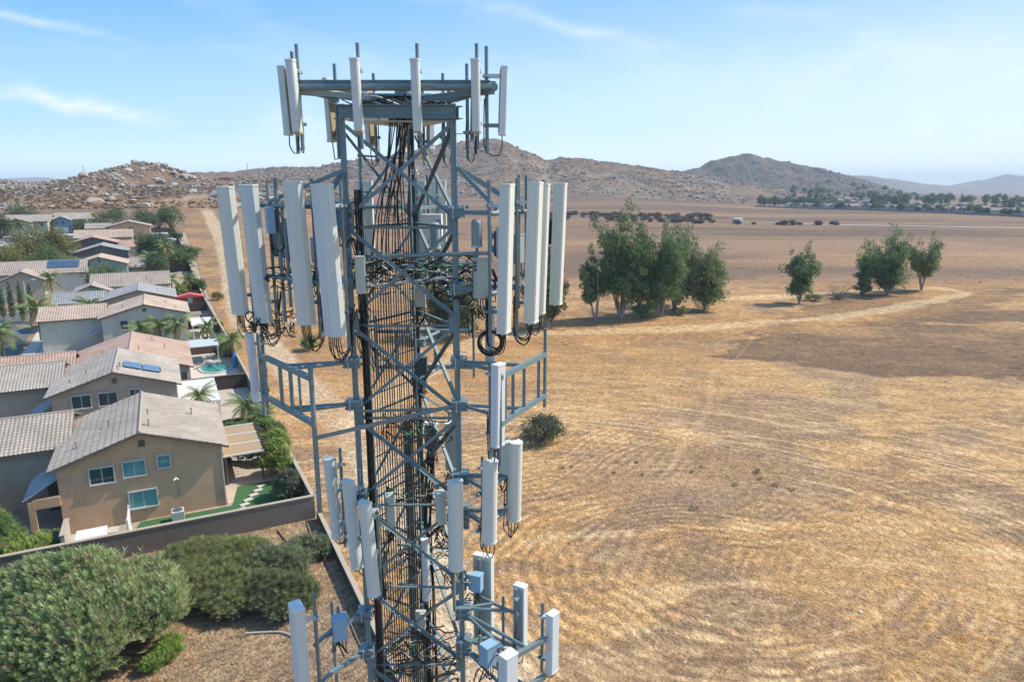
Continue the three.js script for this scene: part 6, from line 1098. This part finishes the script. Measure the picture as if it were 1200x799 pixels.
// ---------------------------------------------------------------- boulders, scrub, far suburb
const rockMat = new THREE.MeshStandardMaterial({ color: new THREE.Color().setRGB(0.41, 0.36, 0.31), map: stuccoTex, roughness: 0.95 });
const rockGeos = Array.from({ length: 6 }, (_, s) => {
  const g = new THREE.IcosahedronGeometry(0.5, 2), p = g.attributes.position, h = rng(s * 7 + 1), pl = Array.from({ length: 9 }, () => { const v = V(h() - 0.5, h() - 0.5, h() - 0.5).normalize(); return [v, 0.30 + h() * 0.14]; });
  for (let i = 0; i < p.count; i++) { const v = V(p.getX(i), p.getY(i), p.getZ(i)); for (const [n, d] of pl) { const k = v.dot(n); if (k > d) v.addScaledVector(n, d - k); } v.y *= 0.85; p.setXYZ(i, v.x, v.y, v.z); }
  g.computeVertexNormals(); return g;
});
{
  const r = rng(900); let k = 0, guard = 0;
  while (k < 230 && guard++ < 8000) {
    const d = 300 + Math.pow(r(), 0.8) * 210, a = -0.80 + r() * 0.62, x = a * d, z = -d, [hh] = hillH(x, z), [s, t] = nbi(x, z);
    if (hh < 0.4 || (t < 14 && s < 262) || distTo([[-150, -330], [-166, -352], [-180, -372], [-170, -395], [-140, -410]], x, z) < 7) continue;
    if (fbm(x * 0.02 + 40, z * 0.02, 3) + 0.10 * sst(8, 18, hh) < 0.46 + r() * 0.12) continue;
    const sz = 1.1 + Math.pow(r(), 3.5) * 5.8, m = solo('boulder', rockGeos[k % 6], rockMat, sz > 2.6 ? 'large weathered pale granite boulder on the rocky hillside above the houses' : 'smaller weathered pale boulder on the rocky hillside above the houses', 'boulder', 'boulders on the near hillside');
    m.position.set(x, gh(x, z) + sz * 0.08, z); m.scale.set(sz * (0.8 + r() * 0.7), sz * (0.55 + r() * 0.5), sz * (0.8 + r() * 0.3)); m.rotation.set((r() - 0.5) * 0.5, r() * 6.28, (r() - 0.5) * 0.5); k++;
  }
  const inst = (name, label, n, geo, mat, place) => {
    const im = new THREE.InstancedMesh(geo, mat, n), m = new THREE.Matrix4(), q = new THREE.Quaternion(), e = new THREE.Euler(), c = new THREE.Color(); let i = 0, gd = 0;
    while (i < n && gd++ < n * 30) { const p = place(); if (!p) continue; e.set((r() - 0.5) * 0.8, r() * 6.28, (r() - 0.5) * 0.8); m.compose(V(...p.at), q.setFromEuler(e), V(p.s * (0.8 + r() * 0.5), p.s * p.f, p.s)); im.setMatrixAt(i, m); im.setColorAt(i, c.setRGB(...p.c)); i++; }
    im.count = i; im.name = name; im.userData = { kind: 'stuff', label, category: name.includes('rock') ? 'rocks' : 'scrub' }; im.castShadow = im.receiveShadow = true; scene.add(im);
  };
  const nearHill = () => { const d = 290 + r() * 260, x = (-0.85 + r() * 0.75) * d; return [x, -d]; };
  inst('hill_rocks', 'countless smaller pale rocks strewn over the near hillside', 7500, rockGeos[1], rockMat, () => { const [x, z] = nearHill(), [h] = hillH(x, z), [s, t] = nbi(x, z); if (h < 0.5 || (t < 14 && s < 258) || fbm(x * 0.03 + 12, z * 0.03, 3) + 0.12 * sst(8, 18, h) < 0.46 + r() * 0.14) return null; const sz = 0.4 + Math.pow(r(), 3) * 2.2, k = 0.55 + r() * 0.5; return { at: [x, gh(x, z) + sz * 0.12, z], s: sz, f: 0.75, c: [k, k, k] }; });
  const scrubGeo = (() => { const g = foliage([[0, 0.35, 0, 0.5, 0.4, 0.5]], 46, 0.32, 0.55, [[1, 1, 1]], 950, 0.1); g.deleteAttribute('color'); return g; })();
  const scrubMat = std(1, 1, 1, 1, { side: THREE.DoubleSide });
  inst('hill_scrub', 'dark dry scrub dotted over the near hillside', 5200, scrubGeo, scrubMat, () => { const [x, z] = nearHill(), [h] = hillH(x, z), [s, t] = nbi(x, z); if (h < 0.4 || (t < 14 && s < 258) || fbm(x * 0.02, z * 0.02 + 70, 3) < 0.36 + r() * 0.2) return null; const sz = 0.7 + r() * 1.5, k = 0.7 + r() * 0.6; return { at: [x, gh(x, z) - 0.1, z], s: sz, f: 0.7, c: [0.19 * k, 0.125 * k, 0.082 * k] }; });
  const farHill = () => { const d = 980 + Math.pow(r(), 0.7) * 1050, x = (-0.36 + r() * 0.92) * d; return [x, -d]; };
  inst('hill_rocks', 'countless pale rocks strewn over the far brown hills', 9000, rockGeos[2], rockMat, () => { const [x, z] = farHill(), [h] = hillH(x, z); if (h < 5 || fbm(x * 0.012 + 12, z * 0.012, 4) < 0.40 + r() * 0.16) return null; const sz = 1.2 + Math.pow(r(), 3) * 6.5, k = 0.6 + r() * 0.3; return { at: [x, gh(x, z) + sz * 0.1, z], s: sz, f: 0.8, c: [k, k, k] }; });
  inst('hill_scrub', 'dark scrub covering the slopes of the far brown hills', 15000, scrubGeo, scrubMat, () => { const [x, z] = farHill(), [h] = hillH(x, z); if (h < 2 || fbm(x * 0.01 + 90, z * 0.01, 4) < 0.34 + r() * 0.2) return null; const sz = 1.6 + r() * 3, k = 0.7 + r() * 0.6; return { at: [x, gh(x, z) - 0.3, z], s: sz, f: 0.55, c: [0.165 * k, 0.115 * k, 0.082 * k] }; });
  inst('plain_scrub', 'low dead weeds dotted over the plain between the field and the hills', 2600, scrubGeo, scrubMat, () => { const d = 170 + Math.pow(r(), 0.6) * 700, x = (-0.35 + r() * 1.15) * d, z = -d, [s, t] = nbi(x, z); if (t < 14 || hillH(x, z)[0] > 0.5 || fbm(x * 0.006 + 3, z * 0.02, 4) < 0.40 + r() * 0.18) return null; const sz = 0.35 + r() * 0.5, k = 0.7 + r() * 0.7; return { at: [x, gh(x, z) - 0.05, z], s: sz, f: 0.5, c: [0.30 * k, 0.19 * k, 0.11 * k] }; });
}
// summit rocks on the near hill
{ const r = rng(31); for (let i = 0; i < 26; i++) { const x = -268 + r() * 44, z = -500 + (r() - 0.5) * 16, sz = 1.8 + r() * 3.2, m = solo('boulder', rockGeos[i % 6], rockMat, 'grey boulder piled on the summit of the near rocky hill', 'boulder', 'boulders on the summit'); m.position.set(x, gh(x, z) + sz * 0.25, z); m.scale.set(sz, sz * 0.8, sz); m.rotation.set(r() * 0.6, r() * 6, r() * 0.6); } }
// dark bushes in a line across the plain
{
  const r = rng(44), proto = [0, 1, 2].map((s) => foliage([[0, 0.45, 0, 0.55, 0.42, 0.5], [0.35, 0.4, 0.1, 0.35, 0.32, 0.3], [-0.3, 0.35, -0.1, 0.35, 0.3, 0.35]], 160, 0.26, 0.5, [[0.085, 0.06, 0.05], [0.065, 0.048, 0.042], [0.11, 0.08, 0.06]], 970 + s, 0.1));
  const put = (a, d, sz, k) => { const x = a * d, z = -d, m = solo('dry_bush', proto[k % 3], leafMat, 'dark brown bush in the scrubby line across the plain', 'bush', 'dark bushes crossing the plain'); m.position.set(x, gh(x, z) - 0.1, z); m.scale.set(sz, sz * 0.75, sz); m.rotation.y = r() * 6; };
  for (let i = 0; i < 130; i++) put(0.03 + r() * 0.26, 480 + r() * 110, 3 + r() * 3.4, i);
  for (const [a, n] of [[0.325, 2], [0.345, 1], [0.39, 3], [0.41, 3], [0.44, 2], [0.47, 3], [0.24, 4], [0.27, 5]]) for (let i = 0; i < n; i++) put(a + (r() - 0.5) * 0.012, 476 + r() * 14, 3.4 + r() * 2.6, i);
}
{ // pale road across the plain, and a lone white trailer
  const P = [], I = [], n = 80, A = [20, -570], B = [980, -150];
  for (let i = 0; i <= n; i++) { const x = A[0] + (B[0] - A[0]) * i / n, z = A[1] + (B[1] - A[1]) * i / n; for (const s of [-5, 5]) P.push(x + s * 0.4, gh(x, z) + 0.25, z + s); if (i < n) I.push(i * 2, i * 2 + 1, i * 2 + 2, i * 2 + 1, i * 2 + 3, i * 2 + 2); }
  const g = new THREE.BufferGeometry(); g.setAttribute('position', new THREE.Float32BufferAttribute(P, 3)); g.setIndex(I); g.computeVertexNormals(); struct('road', g, std(0.42, 0.41, 0.40, 0.9));
  const x = 164, z = -503, t = thing('trailer', 'white trailer parked beside the pale road on the plain', 'trailer', [x, gh(x, z) + 0.2, z], 0.4); mesh('body', rbox(8, 2.6, 2.6, 0.2, 0, 1.9, 0), M.white, t); mesh('wheel', merge([new THREE.CylinderGeometry(0.5, 0.5, 2.7, 12).rotateX(Math.PI / 2).translate(1, 0.5, 0)]), M.black, t); mesh('tow_bar', box(1.6, 0.15, 0.2, -4.7, 0.7, 0), M.steelDark, t);
}
{ // suburb on the plain
  const r = rng(71), walls = [std(0.50, 0.45, 0.38, 0.9), std(0.42, 0.36, 0.30, 0.9), std(0.56, 0.53, 0.48, 0.9)], roofs = [std(0.25, 0.20, 0.175, 0.9), std(0.30, 0.22, 0.175, 0.9), std(0.21, 0.195, 0.19, 0.9)];
  const body = box(13, 6, 10, 0, 2, 0), rs = new THREE.Shape([[-7.2, 0], [7.2, 0], [0, 2.6]].map(([a, b]) => new THREE.Vector2(a, b))), roof = new THREE.ExtrudeGeometry(rs, { depth: 11, bevelEnabled: false }).translate(0, 4.8, -5.5), win = merge([box(1.6, 1.4, 0.1, -3, 2.6, 5.05), box(1.6, 1.4, 0.1, 3, 2.6, 5.05)]);
  const edge = (a) => 955 - 880 * (a - 0.35);
  for (let i = 0; i < 74; i++) {
    const a = 0.40 + (i % 37) / 36 * 0.42 + (r() - 0.5) * 0.006, d = edge(a) + 14 + (i < 37 ? 0 : 40 + r() * 220) + r() * 8, x = a * d, z = -d, h = thing('suburb_house', 'small far-off tract house in the leafy suburb beyond the plain', 'house', [x, gh(x, z), z], (r() - 0.5) * 1.2 + (r() < 0.4 ? 1.57 : 0), 'houses of the distant suburb');
    mesh('wall', body, walls[i % 3], h); mesh('roof', roof, roofs[(i * 5) % 3], h); mesh('window', win, M.boxDark, h);
  }
  const P = [], I = []; for (let i = 0; i <= 40; i++) { const a = 0.35 + i / 40 * 0.55, d = edge(a) + 2, x = a * d; P.push(x, gh(x, -d) - 0.5, -d, x, gh(x, -d) + 2.0, -d, x, gh(x, -d) - 0.5, -d - 0.3, x, gh(x, -d) + 2.0, -d - 0.3); if (i < 40) { const q = i * 4; I.push(q, q + 4, q + 1, q + 1, q + 4, q + 5, q + 1, q + 5, q + 3, q + 3, q + 5, q + 7, q + 2, q + 3, q + 6, q + 3, q + 7, q + 6); } }
  const wg = new THREE.BufferGeometry(); wg.setAttribute('position', new THREE.Float32BufferAttribute(P, 3)); wg.setIndex(I); wg.computeVertexNormals(); solo('boundary_wall', wg, std(0.30, 0.24, 0.20, 0.9), 'long brown boundary wall in front of the distant suburb', 'wall');
  const G = [[0.07, 0.125, 0.05], [0.09, 0.145, 0.055], [0.055, 0.10, 0.045]];
  const protos = [0, 1, 2, 3].map((s) => { const tall = s === 3; return { c: foliage(tall ? [[0, 0.6, 0, 0.17, 0.36, 0.17], [0.05, 0.35, 0, 0.2, 0.2, 0.2]] : [[0, 0.6, 0, 0.36, 0.26, 0.36], [0.25, 0.5, 0.1, 0.26, 0.22, 0.26], [-0.25, 0.52, -0.1, 0.26, 0.22, 0.26], [0.05, 0.78, 0, 0.25, 0.18, 0.25]], 260, 0.12, 0.6, s === 1 ? [[0.14, 0.17, 0.055], [0.11, 0.14, 0.045]] : G, 990 + s, 0.25), t: pipe([0, 0, 0], [0, 0.6, 0], 0.03, 5) }; });
  const plant = (a, d, h, s) => { const x = a * d, z = -d, t = thing('suburb_tree', ['rounded dark green tree among the roofs of the distant suburb', 'olive green tree among the roofs of the distant suburb', 'bushy dark tree among the roofs of the distant suburb', 'tall slender dark tree rising from the distant suburb'][s], 'tree', [x, gh(x, z), z], r() * 6, 'trees of the distant suburb'); t.scale.set(h, h, h); mesh('trunk', protos[s].t, barkMat, t); mesh('crown', protos[s].c, leafMat, t); };
  for (let i = 0; i < 26; i++) plant(0.355 + i * 0.0034 + (r() - 0.5) * 0.004, edge(0.36) + r() * 30, 11 + r() * 7, i % 4);
  for (let i = 0; i < 90; i++) { const a = 0.42 + r() * 0.40; plant(a, edge(a) + (i < 50 ? 4 + r() * 12 : 20 + r() * 170), 6 + r() * 6, (r() * 3) | 0); }
  for (let i = 0; i < 170; i++) { const a = 0.40 + r() * 0.44, d = edge(a) + 120 + r() * 800; plant(a, d, 11 + r() * 9, (r() * 4) | 0); }
}
// thin utility masts on the near hill
for (const [x, z, h, l] of [[-190, -505, 12, 'thin mast on the skyline beside the rocky summit'], [-305, -500, 10, 'thin mast on the rocky ridge above the far garage houses'], [-222, -420, 13, 'thin utility pole on the slope below the rocky summit']]) { const g = thing('utility_pole', l, 'pole', [x, gh(x, z) - 0.5, z]); mesh('pole', pipe([0, 0, 0], [0, h, 0], 0.16, 6), barkMat, g); mesh('crossarm', box(1.8, 0.14, 0.14, 0, h * 0.93, 0), barkMat, g); }
renderer.render(scene, camera);
